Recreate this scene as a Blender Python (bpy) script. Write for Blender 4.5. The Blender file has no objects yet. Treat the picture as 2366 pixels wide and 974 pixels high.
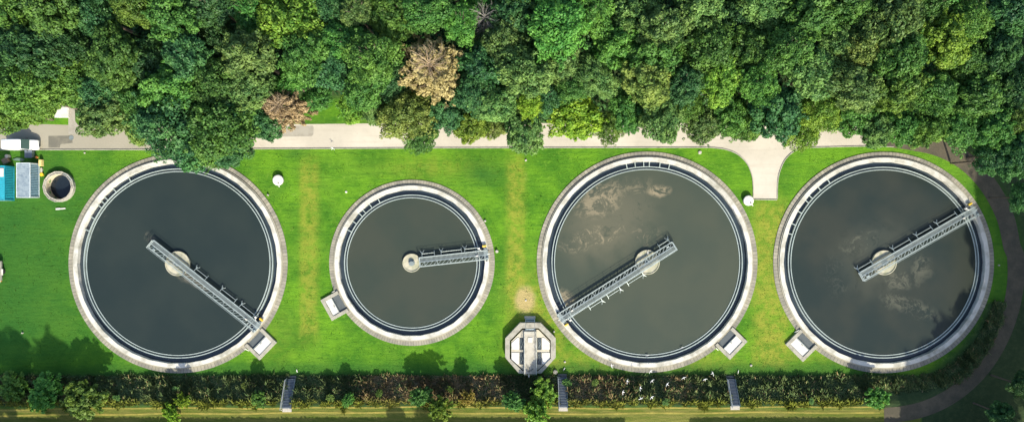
import bpy, math, random
import numpy as np
from mathutils import Vector, Matrix

# ------------------------------------------------------------------ camera, sky, sun, exposure
scene = bpy.context.scene
C = scene.collection
H = 130.0          # flying height in metres
S = 13.0           # photo pixels per metre on the ground
PI = math.pi
cam_d = bpy.data.cameras.new('camera'); cam = bpy.data.objects.new('camera', cam_d); C.objects.link(cam)
cam.location = (0, 0, H); cam.rotation_euler = (0, 0, 0)
cam_d.sensor_width = 36; cam_d.lens = 36*H/(2366/S); cam_d.clip_end = 5000; cam_d.clip_start = 1
scene.camera = cam

SUN_EL = math.radians(37)
to_sun = Vector((0.30*math.cos(SUN_EL)/0.9965, -0.95*math.cos(SUN_EL)/0.9965, math.sin(SUN_EL)))
w = bpy.data.worlds.new('World'); scene.world = w; w.use_nodes = True
nt = w.node_tree; nt.nodes.clear()
sky = nt.nodes.new('ShaderNodeTexSky'); sky.sky_type = 'NISHITA'; sky.sun_disc = False
sky.sun_elevation = SUN_EL; sky.sun_rotation = math.atan2(to_sun.x, to_sun.y)
sky.air_density = 1.0; sky.dust_density = 2.0; sky.ozone_density = 1.0
bg = nt.nodes.new('ShaderNodeBackground'); bg.inputs['Strength'].default_value = 0.15
wo = nt.nodes.new('ShaderNodeOutputWorld')
nt.links.new(sky.outputs[0], bg.inputs[0]); nt.links.new(bg.outputs[0], wo.inputs[0])
sd = bpy.data.lights.new('sun', 'SUN'); sd.energy = 4.2; sd.angle = math.radians(1.2); sd.color = (1.0, 0.93, 0.76)
so = bpy.data.objects.new('sun', sd); C.objects.link(so)
so.rotation_euler = (-to_sun).to_track_quat('-Z', 'Y').to_euler(); so.location = (20, -60, 120)
scene.view_settings.view_transform = 'Standard'; scene.view_settings.look = 'None'
scene.view_settings.exposure = 0.78; scene.view_settings.gamma = 1.0
try:
    scene.cycles.max_bounces = 6; scene.cycles.transparent_max_bounces = 4
except Exception: pass

rnd = random.Random(7)
rng = np.random.default_rng(11)

def at(px, py, z=0.0):
    k = (H - z)/H/S
    return Vector(((px-1183)*k, (487-py)*k, z))

# ------------------------------------------------------------------ terrain shape
ACX, ACY = 64.7, -10.5          # centre of the bend at the right-hand end
BH = 2.8                        # height of the embankment
def sstep(t):
    t = np.clip(t, 0, 1); return t*t*(3-2*t)
def lstep(t):
    t = np.clip(t, 0, 1)
    return np.where(t < .08, t*t/.16, np.where(t > .92, 1-(1-t)**2/.16, t*1.0)) 
def terrain(x, y):
    x = np.asarray(x, float); y = np.asarray(y, float)
    dx = np.maximum(x-ACX, 0); dy = y-ACY
    d = np.where(x > ACX, np.hypot(dx, dy), -dy)
    ang = np.degrees(np.arctan2(dy, np.maximum(dx, 1e-6)))
    ang = np.where(x > ACX, ang, np.where(dy < 0, -90, 90))
    h = BH*(1-sstep((ang+85)/75.0))
    base = 18.8+2.9*sstep((ang+90)/45.0)
    top = np.maximum(23.0, base+1.3)
    return h*lstep((d-base)/(top-base))
def tz(x, y): return float(terrain(x, y))

# ------------------------------------------------------------------ node material helpers
def new_mat(name):
    m = bpy.data.materials.new(name); m.use_nodes = True
    nt = m.node_tree; b = nt.nodes['Principled BSDF']
    return m, nt, b
def N(nt, t, **kw):
    n = nt.nodes.new(t)
    for k, v in kw.items():
        if k.startswith('i_'): n.inputs[k[2:]].default_value = v
        else: setattr(n, k, v)
    return n
def mixc(nt, fac, a, b, mode='MIX'):
    n = nt.nodes.new('ShaderNodeMix'); n.data_type = 'RGBA'; n.blend_type = mode
    for idx, v in ((0, fac), (6, a), (7, b)):
        if hasattr(v, 'links') or isinstance(v, bpy.types.NodeSocket): nt.links.new(v, n.inputs[idx])
        else: n.inputs[idx].default_value = v if idx == 0 else (*v, 1)
    return n.outputs[2]
def mth(nt, op, a, b=None, c=None, clamp=False):
    n = nt.nodes.new('ShaderNodeMath'); n.operation = op; n.use_clamp = clamp
    for i, v in enumerate((a, b, c)):
        if v is None: continue
        if isinstance(v, bpy.types.NodeSocket): nt.links.new(v, n.inputs[i])
        else: n.inputs[i].default_value = v
    return n.outputs[0]
def noise(nt, vec, scale, detail=4, rough=.55, dist=0.0, dim='3D'):
    n = nt.nodes.new('ShaderNodeTexNoise'); n.noise_dimensions = dim
    n.inputs['Scale'].default_value = scale; n.inputs['Detail'].default_value = detail
    n.inputs['Roughness'].default_value = rough; n.inputs['Distortion'].default_value = dist
    if vec is not None: nt.links.new(vec, n.inputs['Vector'])
    return n.outputs['Fac']
def ramp(nt, fac, lo, hi):
    n = nt.nodes.new('ShaderNodeMapRange'); n.interpolation_type = 'SMOOTHSTEP'
    nt.links.new(fac, n.inputs[0]); n.inputs[1].default_value = lo; n.inputs[2].default_value = hi
    return n.outputs[0]
def coords(nt, scale=(1, 1, 1), rot=0.0, loc=(0, 0, 0)):
    tc = nt.nodes.new('ShaderNodeTexCoord'); mp = nt.nodes.new('ShaderNodeMapping')
    mp.inputs['Scale'].default_value = scale; mp.inputs['Rotation'].default_value = (0, 0, rot)
    mp.inputs['Location'].default_value = loc
    nt.links.new(tc.outputs['Object'], mp.inputs[0]); return mp.outputs[0]
def bump(nt, b, h, strength, dist=0.1):
    n = nt.nodes.new('ShaderNodeBump'); n.inputs['Strength'].default_value = strength; n.inputs['Distance'].default_value = dist
    nt.links.new(h, n.inputs['Height']); nt.links.new(n.outputs[0], b.inputs['Normal'])

def weathered(name, col, dark, scale=1.2, amount=.6, rough=.85, metal=0.0, bumps=.15, fine=9.0):
    m, nt, b = new_mat(name); co = coords(nt)
    f = ramp(nt, noise(nt, co, scale, 6, .65), .42, .70)
    f2 = noise(nt, co, fine, 4, .7)
    c = mixc(nt, mth(nt, 'MULTIPLY', f, amount), col, dark)
    c2 = mixc(nt, mth(nt, 'MULTIPLY', ramp(nt, f2, .45, .7), .35*amount), c, dark)
    nt.links.new(c2, b.inputs['Base Color']); b.inputs['Roughness'].default_value = rough; b.inputs['Metallic'].default_value = metal
    bump(nt, b, f2, bumps, .02); return m

M = {}
M['white_concrete'] = weathered('white_coping', (.57, .555, .50), (.27, .26, .20), .40, .85)
M['cream_concrete'] = weathered('cream_concrete', (.50, .46, .36), (.30, .28, .21), .8, .6)
M['grey_concrete'] = weathered('grey_concrete', (.36, .34, .28), (.16, .155, .12), .9, .7)
M['dark_concrete'] = weathered('wet_concrete', (.12, .12, .11), (.06, .06, .055), .9, .7)
M['weir'] = weathered('weir_steel', (.34, .40, .38), (.20, .24, .22), .7, .5, rough=.5)
M['galv'] = weathered('galvanised_steel', (.38, .44, .43), (.24, .28, .27), 1.5, .6, rough=.45, metal=.25)
M['galv_dark'] = weathered('dull_galvanised_steel', (.22, .26, .26), (.13, .15, .15), 1.5, .6, rough=.55, metal=.25)
M['cover'] = weathered('white_cover', (.64, .63, .58), (.38, .37, .32), .8, .55, rough=.6)
M['white_paint'] = weathered('white_paint', (.80, .81, .80), (.62, .62, .60), .6, .3, rough=.3, bumps=.02)
M['yellow'] = weathered('yellow_paint', (.80, .50, .03), (.50, .28, .03), 3, .4, rough=.45)
M['dark_metal'] = weathered('dark_metal', (.045, .05, .055), (.025, .025, .03), 3, .5, rough=.5)
M['rubber'] = weathered('rubber', (.02, .02, .02), (.04, .04, .04), 5, .5, rough=.9)
M['teal'] = weathered('teal_paint', (.02, .31, .40), (.02, .19, .25), 1.2, .5, rough=.45)
M['wood'] = weathered('worn_wood', (.32, .22, .13), (.16, .10, .06), 4, .6)
M['orange'] = weathered('orange_plastic', (.60, .22, .05), (.35, .13, .04), 4, .4)
M['tarp'] = weathered('green_tarpaulin', (.10, .17, .13), (.05, .09, .07), 3, .6)
M['glass'] = weathered('tinted_glass', (.05, .09, .08), (.03, .05, .05), 1, .3, rough=.08, bumps=0)
M['black_water'] = weathered('black_water', (.012, .018, .025), (.008, .012, .016), 1, .3, rough=.06, bumps=0)
M['gull'] = weathered('gull_white', (.82, .82, .80), (.55, .56, .58), 4, .5, rough=.8, bumps=0)
M['bark'] = weathered('bark', (.12, .09, .065), (.05, .04, .03), 3, .7)
M['dead_bark'] = weathered('pale_dead_bark', (.36, .27, .17), (.20, .14, .09), 3, .6)
M['stone'] = weathered('pale_stone', (.45, .42, .36), (.28, .26, .21), 4, .6)

M['kerb_ring'] = weathered('kerb_ring_concrete', (.33, .31, .24), (.18, .17, .13), .6, .7)
def paver_mat():
    m, nt, b = new_mat('stone_setts')
    tc = nt.nodes.new('ShaderNodeTexCoord'); sx = nt.nodes.new('ShaderNodeSeparateXYZ'); nt.links.new(tc.outputs['Object'], sx.inputs[0])
    ang = mth(nt, 'ARCTAN2', sx.outputs[1], sx.outputs[0])
    t = mth(nt, 'FRACT', mth(nt, 'MULTIPLY', ang, 190/(2*PI)))
    joint = mth(nt, 'LESS_THAN', t, .16)
    cell = mth(nt, 'FLOOR', mth(nt, 'MULTIPLY', ang, 190/(2*PI)))
    wn = nt.nodes.new('ShaderNodeTexWhiteNoise'); wn.noise_dimensions = '1D'; nt.links.new(cell, wn.inputs['W'])
    c = mixc(nt, wn.outputs['Value'], (.26, .24, .18), (.36, .33, .26))
    f = ramp(nt, noise(nt, tc.outputs['Object'], .35, 5, .6), .40, .62)
    c = mixc(nt, mth(nt, 'MULTIPLY', f, .75), c, (.17, .165, .14))
    c = mixc(nt, mth(nt, 'MULTIPLY', joint, .75), c, (.11, .11, .085))
    f3 = ramp(nt, noise(nt, tc.outputs['Object'], 2.5, 5, .7), .5, .75)
    c = mixc(nt, mth(nt, 'MULTIPLY', f3, .5), c, (.13, .12, .10))
    nt.links.new(c, b.inputs['Base Color']); b.inputs['Roughness'].default_value = .9
    return m
M['setts'] = paver_mat()

def water_mat(name, base, base2, patches, foam=(.24, .21, .15), murk=.5):
    """patches: (x, y, rx, ry, rot, strength, threshold) in metres from the tank centre"""
    m, nt, b = new_mat(name)
    co = coords(nt)
    c = mixc(nt, ramp(nt, noise(nt, co, .10, 3, .5), .35, .65), base, base2)
    warp = nt.nodes.new('ShaderNodeTexNoise'); warp.inputs['Scale'].default_value = .22; warp.inputs['Detail'].default_value = 3
    nt.links.new(co, warp.inputs['Vector'])
    vm = nt.nodes.new('ShaderNodeVectorMath'); vm.operation = 'SUBTRACT'; nt.links.new(warp.outputs['Color'], vm.inputs[0]); vm.inputs[1].default_value = (.5, .5, .5)
    vs = nt.nodes.new('ShaderNodeVectorMath'); vs.operation = 'SCALE'; nt.links.new(vm.outputs[0], vs.inputs[0]); vs.inputs['Scale'].default_value = 9.0
    va = nt.nodes.new('ShaderNodeVectorMath'); va.operation = 'ADD'; nt.links.new(co, va.inputs[0]); nt.links.new(vs.outputs[0], va.inputs[1])
    st = noise(nt, va.outputs[0], .55, 8, .68, .5)
    fine = noise(nt, va.outputs[0], 2.3, 6, .7, .8)
    tot = None
    for (x, y, rx, ry, rot, s, thr) in patches:
        mp = nt.nodes.new('ShaderNodeMapping'); mp.vector_type = 'TEXTURE'
        mp.inputs['Location'].default_value = (x, y, 0); mp.inputs['Rotation'].default_value = (0, 0, math.radians(rot)); mp.inputs['Scale'].default_value = (rx, ry, 1)
        half = nt.nodes.new('ShaderNodeVectorMath'); half.operation = 'SCALE'; nt.links.new(vs.outputs[0], half.inputs[0]); half.inputs['Scale'].default_value = .35
        ad = nt.nodes.new('ShaderNodeVectorMath'); ad.operation = 'ADD'; nt.links.new(co, ad.inputs[0]); nt.links.new(half.outputs[0], ad.inputs[1])
        nt.links.new(ad.outputs[0], mp.inputs[0])
        ln = nt.nodes.new('ShaderNodeVectorMath'); ln.operation = 'LENGTH'; nt.links.new(mp.outputs[0], ln.inputs[0])
        mask = ramp(nt, ln.outputs['Value'], 1.15, .3)
        v = mth(nt, 'ADD', st, mth(nt, 'MULTIPLY', fine, .45))
        v = ramp(nt, v, thr, thr+.17)
        v = mth(nt, 'MULTIPLY', mth(nt, 'MULTIPLY', v, mask), s)
        tot = v if tot is None else mth(nt, 'MAXIMUM', tot, v)
    if tot is not None: c = mixc(nt, tot, c, foam)
    nt.links.new(c, b.inputs['Base Color'])
    b.inputs['Roughness'].default_value = .22; b.inputs['Specular IOR Level'].default_value = .25
    bump(nt, b, noise(nt, co, 3.0, 3, .5), .04, .02)
    return m

def leaf_mat(name, col, col2, trans=.30):
    m, nt, b = new_mat(name)
    oi = nt.nodes.new('ShaderNodeObjectInfo')
    at_ = nt.nodes.new('ShaderNodeAttribute'); at_.attribute_name = 'leaf'
    co = nt.nodes.new('ShaderNodeTexCoord')
    nf = noise(nt, co.outputs['Object'], .35, 3, .5)
    f = mth(nt, 'ADD', mth(nt, 'MULTIPLY', at_.outputs['Fac'], .45), mth(nt, 'MULTIPLY', ramp(nt, nf, .32, .68), .6), clamp=True)
    c = mixc(nt, f, col, col2)
    hs = nt.nodes.new('ShaderNodeHueSaturation'); nt.links.new(c, hs.inputs['Color'])
    nt.links.new(mth(nt, 'ADD', .485, mth(nt, 'MULTIPLY', oi.outputs['Random'], .03)), hs.inputs['Hue'])
    nt.links.new(mth(nt, 'ADD', .82, mth(nt, 'MULTIPLY', oi.outputs['Random'], .36)), hs.inputs['Value'])
    nt.links.new(hs.outputs[0], b.inputs['Base Color']); b.inputs['Roughness'].default_value = .55
    b.inputs['Specular IOR Level'].default_value = .3
    tr = nt.nodes.new('ShaderNodeBsdfTranslucent'); nt.links.new(hs.outputs[0], tr.inputs['Color'])
    mx = nt.nodes.new('ShaderNodeMixShader'); mx.inputs[0].default_value = trans
    nt.links.new(b.outputs[0], mx.inputs[1]); nt.links.new(tr.outputs[0], mx.inputs[2])
    nt.links.new(mx.outputs[0], nt.nodes['Material Output'].inputs['Surface'])
    return m
LK = {
 'dark':  leaf_mat('leaves_dark_green',  (0.024, 0.088, 0.037), (0.082, 0.201, 0.046)),
 'teal':  leaf_mat('leaves_blue_green',  (0.026, 0.108, 0.044), (0.099, 0.243, 0.066)),
 'mid':   leaf_mat('leaves_mid_green',   (0.035, 0.129, 0.030), (0.139, 0.304, 0.053)),
 'fresh': leaf_mat('leaves_fresh_green', (0.042, 0.153, 0.030), (0.169, 0.352, 0.055)),
 'sage':  leaf_mat('leaves_sage_green',  (0.050, 0.147, 0.041), (0.232, 0.377, 0.094)),
 'olive': leaf_mat('leaves_olive_green', (0.047, 0.129, 0.025), (0.186, 0.304, 0.044)),
 'yellow': leaf_mat('leaves_yellow_green', (0.065, 0.177, 0.023), (0.279, 0.425, 0.050)),
 'lime':  leaf_mat('leaves_lime_yellow', (0.109, 0.245, 0.020), (0.344, 0.474, 0.040)),
 'gold':  leaf_mat('leaves_golden_green', (0.094, 0.184, 0.037), (0.314, 0.401, 0.088)),
 'tan':   leaf_mat('leaves_dry_tan',     (.370, .310, .120), (.540, .470, .210)),
 'rust':  leaf_mat('leaves_rusty_brown', (.320, .230, .120), (.480, .360, .200)),
 'orange': leaf_mat('leaves_orange_yellow', (.270, .210, .040), (.420, .330, .080)),
}

# ------------------------------------------------------------------ mesh builder
class MB:
    def __init__(s): s.v = []; s.f = []; s.mi = []; s.m = 0
    def add(s, vs, fs):
        o = len(s.v); s.v += [tuple(v) for v in vs]; s.f += [tuple(i+o for i in f) for f in fs]; s.mi += [s.m]*len(fs)
    def box(s, c, d, rz=0.0, bev=0.0):
        x, y, z = d[0]/2, d[1]/2, d[2]/2; cr, sr = math.cos(rz), math.sin(rz)
        b = min(bev, x*.9, y*.9, z*.9)
        if b <= 0:
            P = [(-x, -y, -z), (x, -y, -z), (x, y, -z), (-x, y, -z), (-x, -y, z), (x, -y, z), (x, y, z), (-x, y, z)]
            F = [(0, 3, 2, 1), (4, 5, 6, 7), (0, 1, 5, 4), (1, 2, 6, 5), (2, 3, 7, 6), (3, 0, 4, 7)]
        else:
            P = []; F = []
            def ring(hx, hy, zz, c_): return [(-hx+c_, -hy, zz), (hx-c_, -hy, zz), (hx, -hy+c_, zz), (hx, hy-c_, zz), (hx-c_, hy, zz), (-hx+c_, hy, zz), (-hx, hy-c_, zz), (-hx, -hy+c_, zz)]
            for zz, q in ((-z, b), (-z+b, 0), (z-b, 0), (z, b)): P += ring(x-q, y-q, zz, b)
            F.append(tuple(reversed(range(8)))); F.append(tuple(range(24, 32)))
            for k in range(3):
                for i in range(8): j = (i+1) % 8; F.append((k*8+i, k*8+j, k*8+8+j, k*8+8+i))
        s.add([(c[0]+p[0]*cr-p[1]*sr, c[1]+p[0]*sr+p[1]*cr, c[2]+p[2]) for p in P], F); return s
    def prism(s, pts, z0, z1):
        n = len(pts)
        a = sum(pts[i][0]*pts[(i+1) % n][1]-pts[(i+1) % n][0]*pts[i][1] for i in range(n))
        if a < 0: pts = pts[::-1]
        s.add([(p[0], p[1], z0) for p in pts]+[(p[0], p[1], z1) for p in pts],
              [tuple(reversed(range(n))), tuple(range(n, 2*n))]+[(i, (i+1) % n, n+(i+1) % n, n+i) for i in range(n)]); return s
    def ring(s, ri, ro, z0, z1, n=144, fi=None, fo=None, a0=0, a1=2*PI):
        """annulus; ri / ro may be radii; fi facets on the inner edge"""
        def rad(r, f, t):
            if not f: return r
            w = 2*PI/f; return r*math.cos(w/2)/math.cos((t % w)-w/2)
        closed = abs(a1-a0-2*PI) < 1e-6; k = n if closed else n+1
        vs = []
        for i in range(k):
            t = a0+(a1-a0)*i/n; c, q = math.cos(t), math.sin(t); a = rad(ri, fi, t); b = rad(ro, fo, t)
            vs += [(a*c, a*q, z0), (b*c, b*q, z0), (b*c, b*q, z1), (a*c, a*q, z1)]
        fs = []
        for i in range(n):
            j = (i+1) % k
            for e in range(4): g = (e+1) % 4; fs.append((4*i+e, 4*i+g, 4*j+g, 4*j+e)[::-1])
        if not closed: fs += [(0, 1, 2, 3), tuple(4*(k-1)+e for e in (3, 2, 1, 0))]
        s.add(vs, fs); return s
    def disc(s, r, z, n=96, c=(0, 0), z0=None):
        if z0 is not None: return s.cyl((c[0], c[1], z0), (c[0], c[1], z), r, n)
        s.add([(c[0]+r*math.cos(2*PI*i/n), c[1]+r*math.sin(2*PI*i/n), z) for i in range(n)], [tuple(range(n))]); return s
    def cyl(s, a, b, r, n=8, r2=None):
        return s.tube([a, b], [r, r if r2 is None else r2], n)
    def tube(s, pts, rs, n=6):
        pts = [Vector(p) for p in pts]
        if not isinstance(rs, (list, tuple)): rs = [rs]*len(pts)
        vs = []; d = None
        for i, p in enumerate(pts):
            t = (pts[min(i+1, len(pts)-1)]-pts[max(i-1, 0)]).normalized()
            u = t.cross(Vector((0, 0, 1)))
            if u.length < 1e-3: u = t.cross(Vector((0, 1, 0)))
            u.normalize(); v = t.cross(u)
            for k in range(n):
                a = 2*PI*k/n+PI/n; vs.append(p+(u*math.cos(a)+v*math.sin(a))*rs[i])
        fs = [(i*n+k, i*n+(k+1) % n, (i+1)*n+(k+1) % n, (i+1)*n+k) for i in range(len(pts)-1) for k in range(n)]
        fs += [tuple(reversed(range(n))), tuple(range((len(pts)-1)*n, len(pts)*n))]
        s.add(vs, fs); return s
    def loft(s, secs, close=True):
        n = len(secs[0]); vs = [p for q in secs for p in q]
        fs = [(i*n+k, i*n+(k+1) % n, (i+1)*n+(k+1) % n, (i+1)*n+k) for i in range(len(secs)-1) for k in range(n)]
        if close: fs += [tuple(reversed(range(n))), tuple(range((len(secs)-1)*n, len(secs)*n))]
        s.add(vs, fs); return s
    def build(s, name, mat, parent=None, loc=None, rz=None, smooth=False):
        me = bpy.data.meshes.new(name); me.from_pydata(s.v, [], s.f)
        mats = mat if isinstance(mat, (list, tuple)) else [mat]
        for m in mats: me.materials.append(m)
        if len(mats) > 1: me.polygons.foreach_set('material_index', s.mi)
        me.update()
        import bmesh
        bm = bmesh.new(); bm.from_mesh(me); bmesh.ops.recalc_face_normals(bm, faces=bm.faces); bm.to_mesh(me); bm.free()
        if smooth: me.polygons.foreach_set('use_smooth', [True]*len(me.polygons))
        o = bpy.data.objects.new(name, me); C.objects.link(o)
        if parent: o.parent = parent
        if loc is not None: o.location = loc
        if rz is not None: o.rotation_euler = (0, 0, rz)
        return o
def tag(o, label=None, cat=None, group=None, kind=None):
    if label: o['label'] = label
    if cat: o['category'] = cat
    if group: o['group'] = group
    if kind: o['kind'] = kind
    return o
def empty(name, loc=(0, 0, 0), rz=0.0, label=None, cat=None, group=None):
    o = bpy.data.objects.new(name, None); C.objects.link(o); o.location = loc; o.rotation_euler = (0, 0, rz); o.empty_display_size = .5
    return tag(o, label, cat, group)
def copy_tree(o, parent=None):
    c = o.copy(); C.objects.link(c); c.parent = parent
    for ch in list(o.children): copy_tree(ch, c)
    return c
def tris_mesh(name, verts, nper, attr=None, attrname='leaf', colors=None):
    """verts (n, nper, 3) numpy; each polygon of its own"""
    n = verts.shape[0]; me = bpy.data.meshes.new(name)
    me.vertices.add(n*nper); me.vertices.foreach_set('co', verts.astype(np.float32).ravel())
    me.loops.add(n*nper); me.loops.foreach_set('vertex_index', np.arange(n*nper, dtype=np.int32))
    me.polygons.add(n); me.polygons.foreach_set('loop_start', np.arange(0, n*nper, nper, dtype=np.int32))
    me.update(calc_edges=True)
    if attr is not None:
        a = me.attributes.new(attrname, 'FLOAT', 'FACE'); a.data.foreach_set('value', attr.astype(np.float32))
    if colors is not None:
        a = me.attributes.new('tint', 'FLOAT_COLOR', 'FACE')
        a.data.foreach_set('color', np.concatenate([colors, np.ones((n, 1))], 1).astype(np.float32).ravel())
    return me

# ------------------------------------------------------------------ ground
TANKS = {1: (at(412, 608), 19.45), 2: (at(952, 606.5), 14.70), 3: (at(1495, 605), 19.6), 4: (at(2041, 606), 19.6)}
def axis(lo, hi, step, far):
    a = list(np.arange(lo, hi+1e-6, step)); b = []; v = step; p = hi
    while p < far: v *= 1.6; p += v; b.append(p)
    c = []; v = step; p = lo
    while p > -far: v *= 1.6; p -= v; c.append(p)
    return np.array(c[::-1]+a+b)
gx = axis(-95, 95, .5, 1800); gy = axis(-42, 42, .5, 1800)
X, Y = np.meshgrid(gx, gy, indexing='ij'); Z = terrain(X, Y)
def gss(x, c, w): return np.exp(-((x-c)/w)**2)
def soft(x, a, b, w): return 1/(1+np.exp(-(x-a)/w))*1/(1+np.exp((x-b)/w))
PX = X*S+1183; PY = 487-Y*S
yel = .80*soft(PX, 694, 734, 3)*soft(PY, 372, 780, 9)+.85*soft(PX, 1172, 1211, 3)*soft(PY, 365, 690, 10)
yel += .95*soft(PX, 1742, 1822, 6)*soft(PY, 468, 850, 10) + .9*soft(PX, 1178, 1300, 12)*soft(PY, 640, 850, 20)
yel += .75*soft(PX, 1285, 1700, 25)*soft(PY, 815, 870, 8)+.4*gss(PX, 1000, 110)*gss(PY, 385, 25)+.25*soft(PX, 600, 680, 20)*soft(PY, 720, 850, 20)
yel += .35*soft(PX, 1800, 2000, 30)*soft(PY, 790, 860, 8)
bare = .95*gss(PX, 1213, 26)*gss(PY, 692, 36)+.3*gss(PX, 1215, 14)*gss(PY, 410, 40)+.4*gss(PX, 1250, 14)*gss(PY, 745, 18)
lush_shade = .8*gss(PX, 1120, 45)*gss(PY, 405, 28)+.7*gss(PX, 680, 22)*gss(PY, 355, 10)+.95*soft(PX, -400, 215, 60)*soft(PY, 350, 860, 20)+.5*soft(PX, 2250, 2420, 25)*soft(PY, 380, 870, 30)  # lush patches, plus edge darkening painted into the lawn at both sides
lush_shade = np.maximum(lush_shade, .75*soft(PY, 838, 880, 4)*(PX < 2060))  # the bank's cast shade, painted as a darker strip of grass
wood = soft(PY, -20000, 292, 7); wood = np.maximum(wood, soft(np.hypot(PX-2024, PY-623), 338, 1e5, 8)*(PX > 2024))
wood = np.maximum(wood, 1.0*soft(PY, 866, 932, 3)*(PX < 2150))
wood = np.maximum(wood, soft(np.hypot(PX-2024, PY-623), 262, 1e5, 8)*(PX > 2024)*(PY > 700)*(PY < 1500))
clear = np.exp(-(((PX-775)/105)**4+((PY-258)/34)**4)); wood = np.clip(wood*(1-clear)-.9*np.exp(-(((PX-125)/55)**4+((PY-282)/14)**4)), 0, 1)
dyke = (PY > 935)*(PX < 2110)*1.0; wood = wood*(1-dyke)
me = bpy.data.meshes.new('ground')
nx, ny = len(gx), len(gy); idx = np.arange(nx*ny).reshape(nx, ny)
q = np.stack([idx[:-1, :-1], idx[1:, :-1], idx[1:, 1:], idx[:-1, 1:]], -1).reshape(-1, 4)
cx = ((X[:-1, :-1]+X[1:, 1:])/2).ravel(); cy = ((Y[:-1, :-1]+Y[1:, 1:])/2).ravel()
keep = np.ones(len(q), bool)
for c, r in list(TANKS.values())+[(at(136, 431, .7), 2.35)]: keep &= np.hypot(cx-c.x, cy-c.y) > r-.42+(.38 if r < 3 else 0)
q = q[keep]
me.vertices.add(nx*ny); me.vertices.foreach_set('co', np.stack([X, Y, Z], -1).astype(np.float32).ravel())
me.loops.add(len(q)*4); me.loops.foreach_set('vertex_index', q.astype(np.int32).ravel())
me.polygons.add(len(q)); me.polygons.foreach_set('loop_start', np.arange(0, len(q)*4, 4, dtype=np.int32)); me.update(calc_edges=True)
me.polygons.foreach_set('use_smooth', [True]*len(q))
for nm, arr in (('yel', yel), ('bare', bare), ('lush_shade', lush_shade), ('wood', wood), ('dyke', dyke)):
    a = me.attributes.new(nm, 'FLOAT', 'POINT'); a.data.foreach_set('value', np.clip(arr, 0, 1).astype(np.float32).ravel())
def ground_mat():
    m, nt, b = new_mat('lawn_and_soil')
    def A(n): a = nt.nodes.new('ShaderNodeAttribute'); a.attribute_name = n; return a.outputs['Fac']
    co = coords(nt)
    big = noise(nt, co, .16, 4, .6); mid = noise(nt, co, 1.1, 5, .7); fine = noise(nt, co, 6, 5, .75)
    str_ = noise(nt, coords(nt, (.45, 2.2, 1), .08), 1.2, 5, .7, .6)
    g = mixc(nt, ramp(nt, big, .34, .66), (.050, .160, .010), (.120, .275, .014))
    g = mixc(nt, mth(nt, 'MULTIPLY', ramp(nt, noise(nt, co, .07, 3, .6, 1.0), .48, .66), .5), g, (.12, .25, .020))
    mow = noise(nt, coords(nt, (.06, 1.5, 1), .02), 1.0, 3, .6)
    g = mixc(nt, mth(nt, 'MULTIPLY', ramp(nt, mow, .5, .68), .4), g, (.032, .125, .010))
    weed = ramp(nt, noise(nt, co, .55, 5, .7), .58, .70)
    g = mixc(nt, mth(nt, 'MULTIPLY', weed, .55), g, (.15, .26, .035))
    g = mixc(nt, mth(nt, 'MULTIPLY', ramp(nt, str_, .48, .72), .55), g, (.038, .135, .012))
    g = mixc(nt, mth(nt, 'MULTIPLY', ramp(nt, mid, .5, .72), .45), g, (.15, .32, .022))
    yf = mth(nt, 'MULTIPLY', A('yel'), mth(nt, 'ADD', .25, mth(nt, 'MULTIPLY', ramp(nt, noise(nt, co, .6, 5, .7), .35, .62), .8)), clamp=True)
    g = mixc(nt, yf, g, (.25, .275, .035))
    g = mixc(nt, mth(nt, 'MULTIPLY', A('lush_shade'), .9), g, (.022, .100, .016))  # lush patches and painted shade darken the grass colour
    bf = ramp(nt, mth(nt, 'MULTIPLY', A('bare'), mth(nt, 'ADD', .4, mid)), .2, .65)
    g = mixc(nt, bf, g, (.42, .33, .14))
    dy = mixc(nt, ramp(nt, noise(nt, coords(nt, (.25, 1.6, 1)), 1.0, 5, .65), .35, .65), (.095, .125, .018), (.17, .165, .040))
    g = mixc(nt, A('dyke'), g, dy)
    wd = mixc(nt, ramp(nt, mid, .4, .7), (.035, .06, .025), (.06, .085, .035))
    g = mixc(nt, A('wood'), g, wd)
    g = mixc(nt, mth(nt, 'MULTIPLY', ramp(nt, fine, .42, .62), .38), g, mixc(nt, .5, g, (.010, .05, .006)))
    nt.links.new(g, b.inputs['Base Color']); b.inputs['Roughness'].default_value = .9; b.inputs['Specular IOR Level'].default_value = .15
    hh = mth(nt, 'ADD', mth(nt, 'MULTIPLY', str_, 1.4), mth(nt, 'ADD', mid, fine))
    bump(nt, b, hh, .55, .16)
    return m
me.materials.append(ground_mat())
ground = bpy.data.objects.new('ground', me); C.objects.link(ground); tag(ground, kind='structure')

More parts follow.
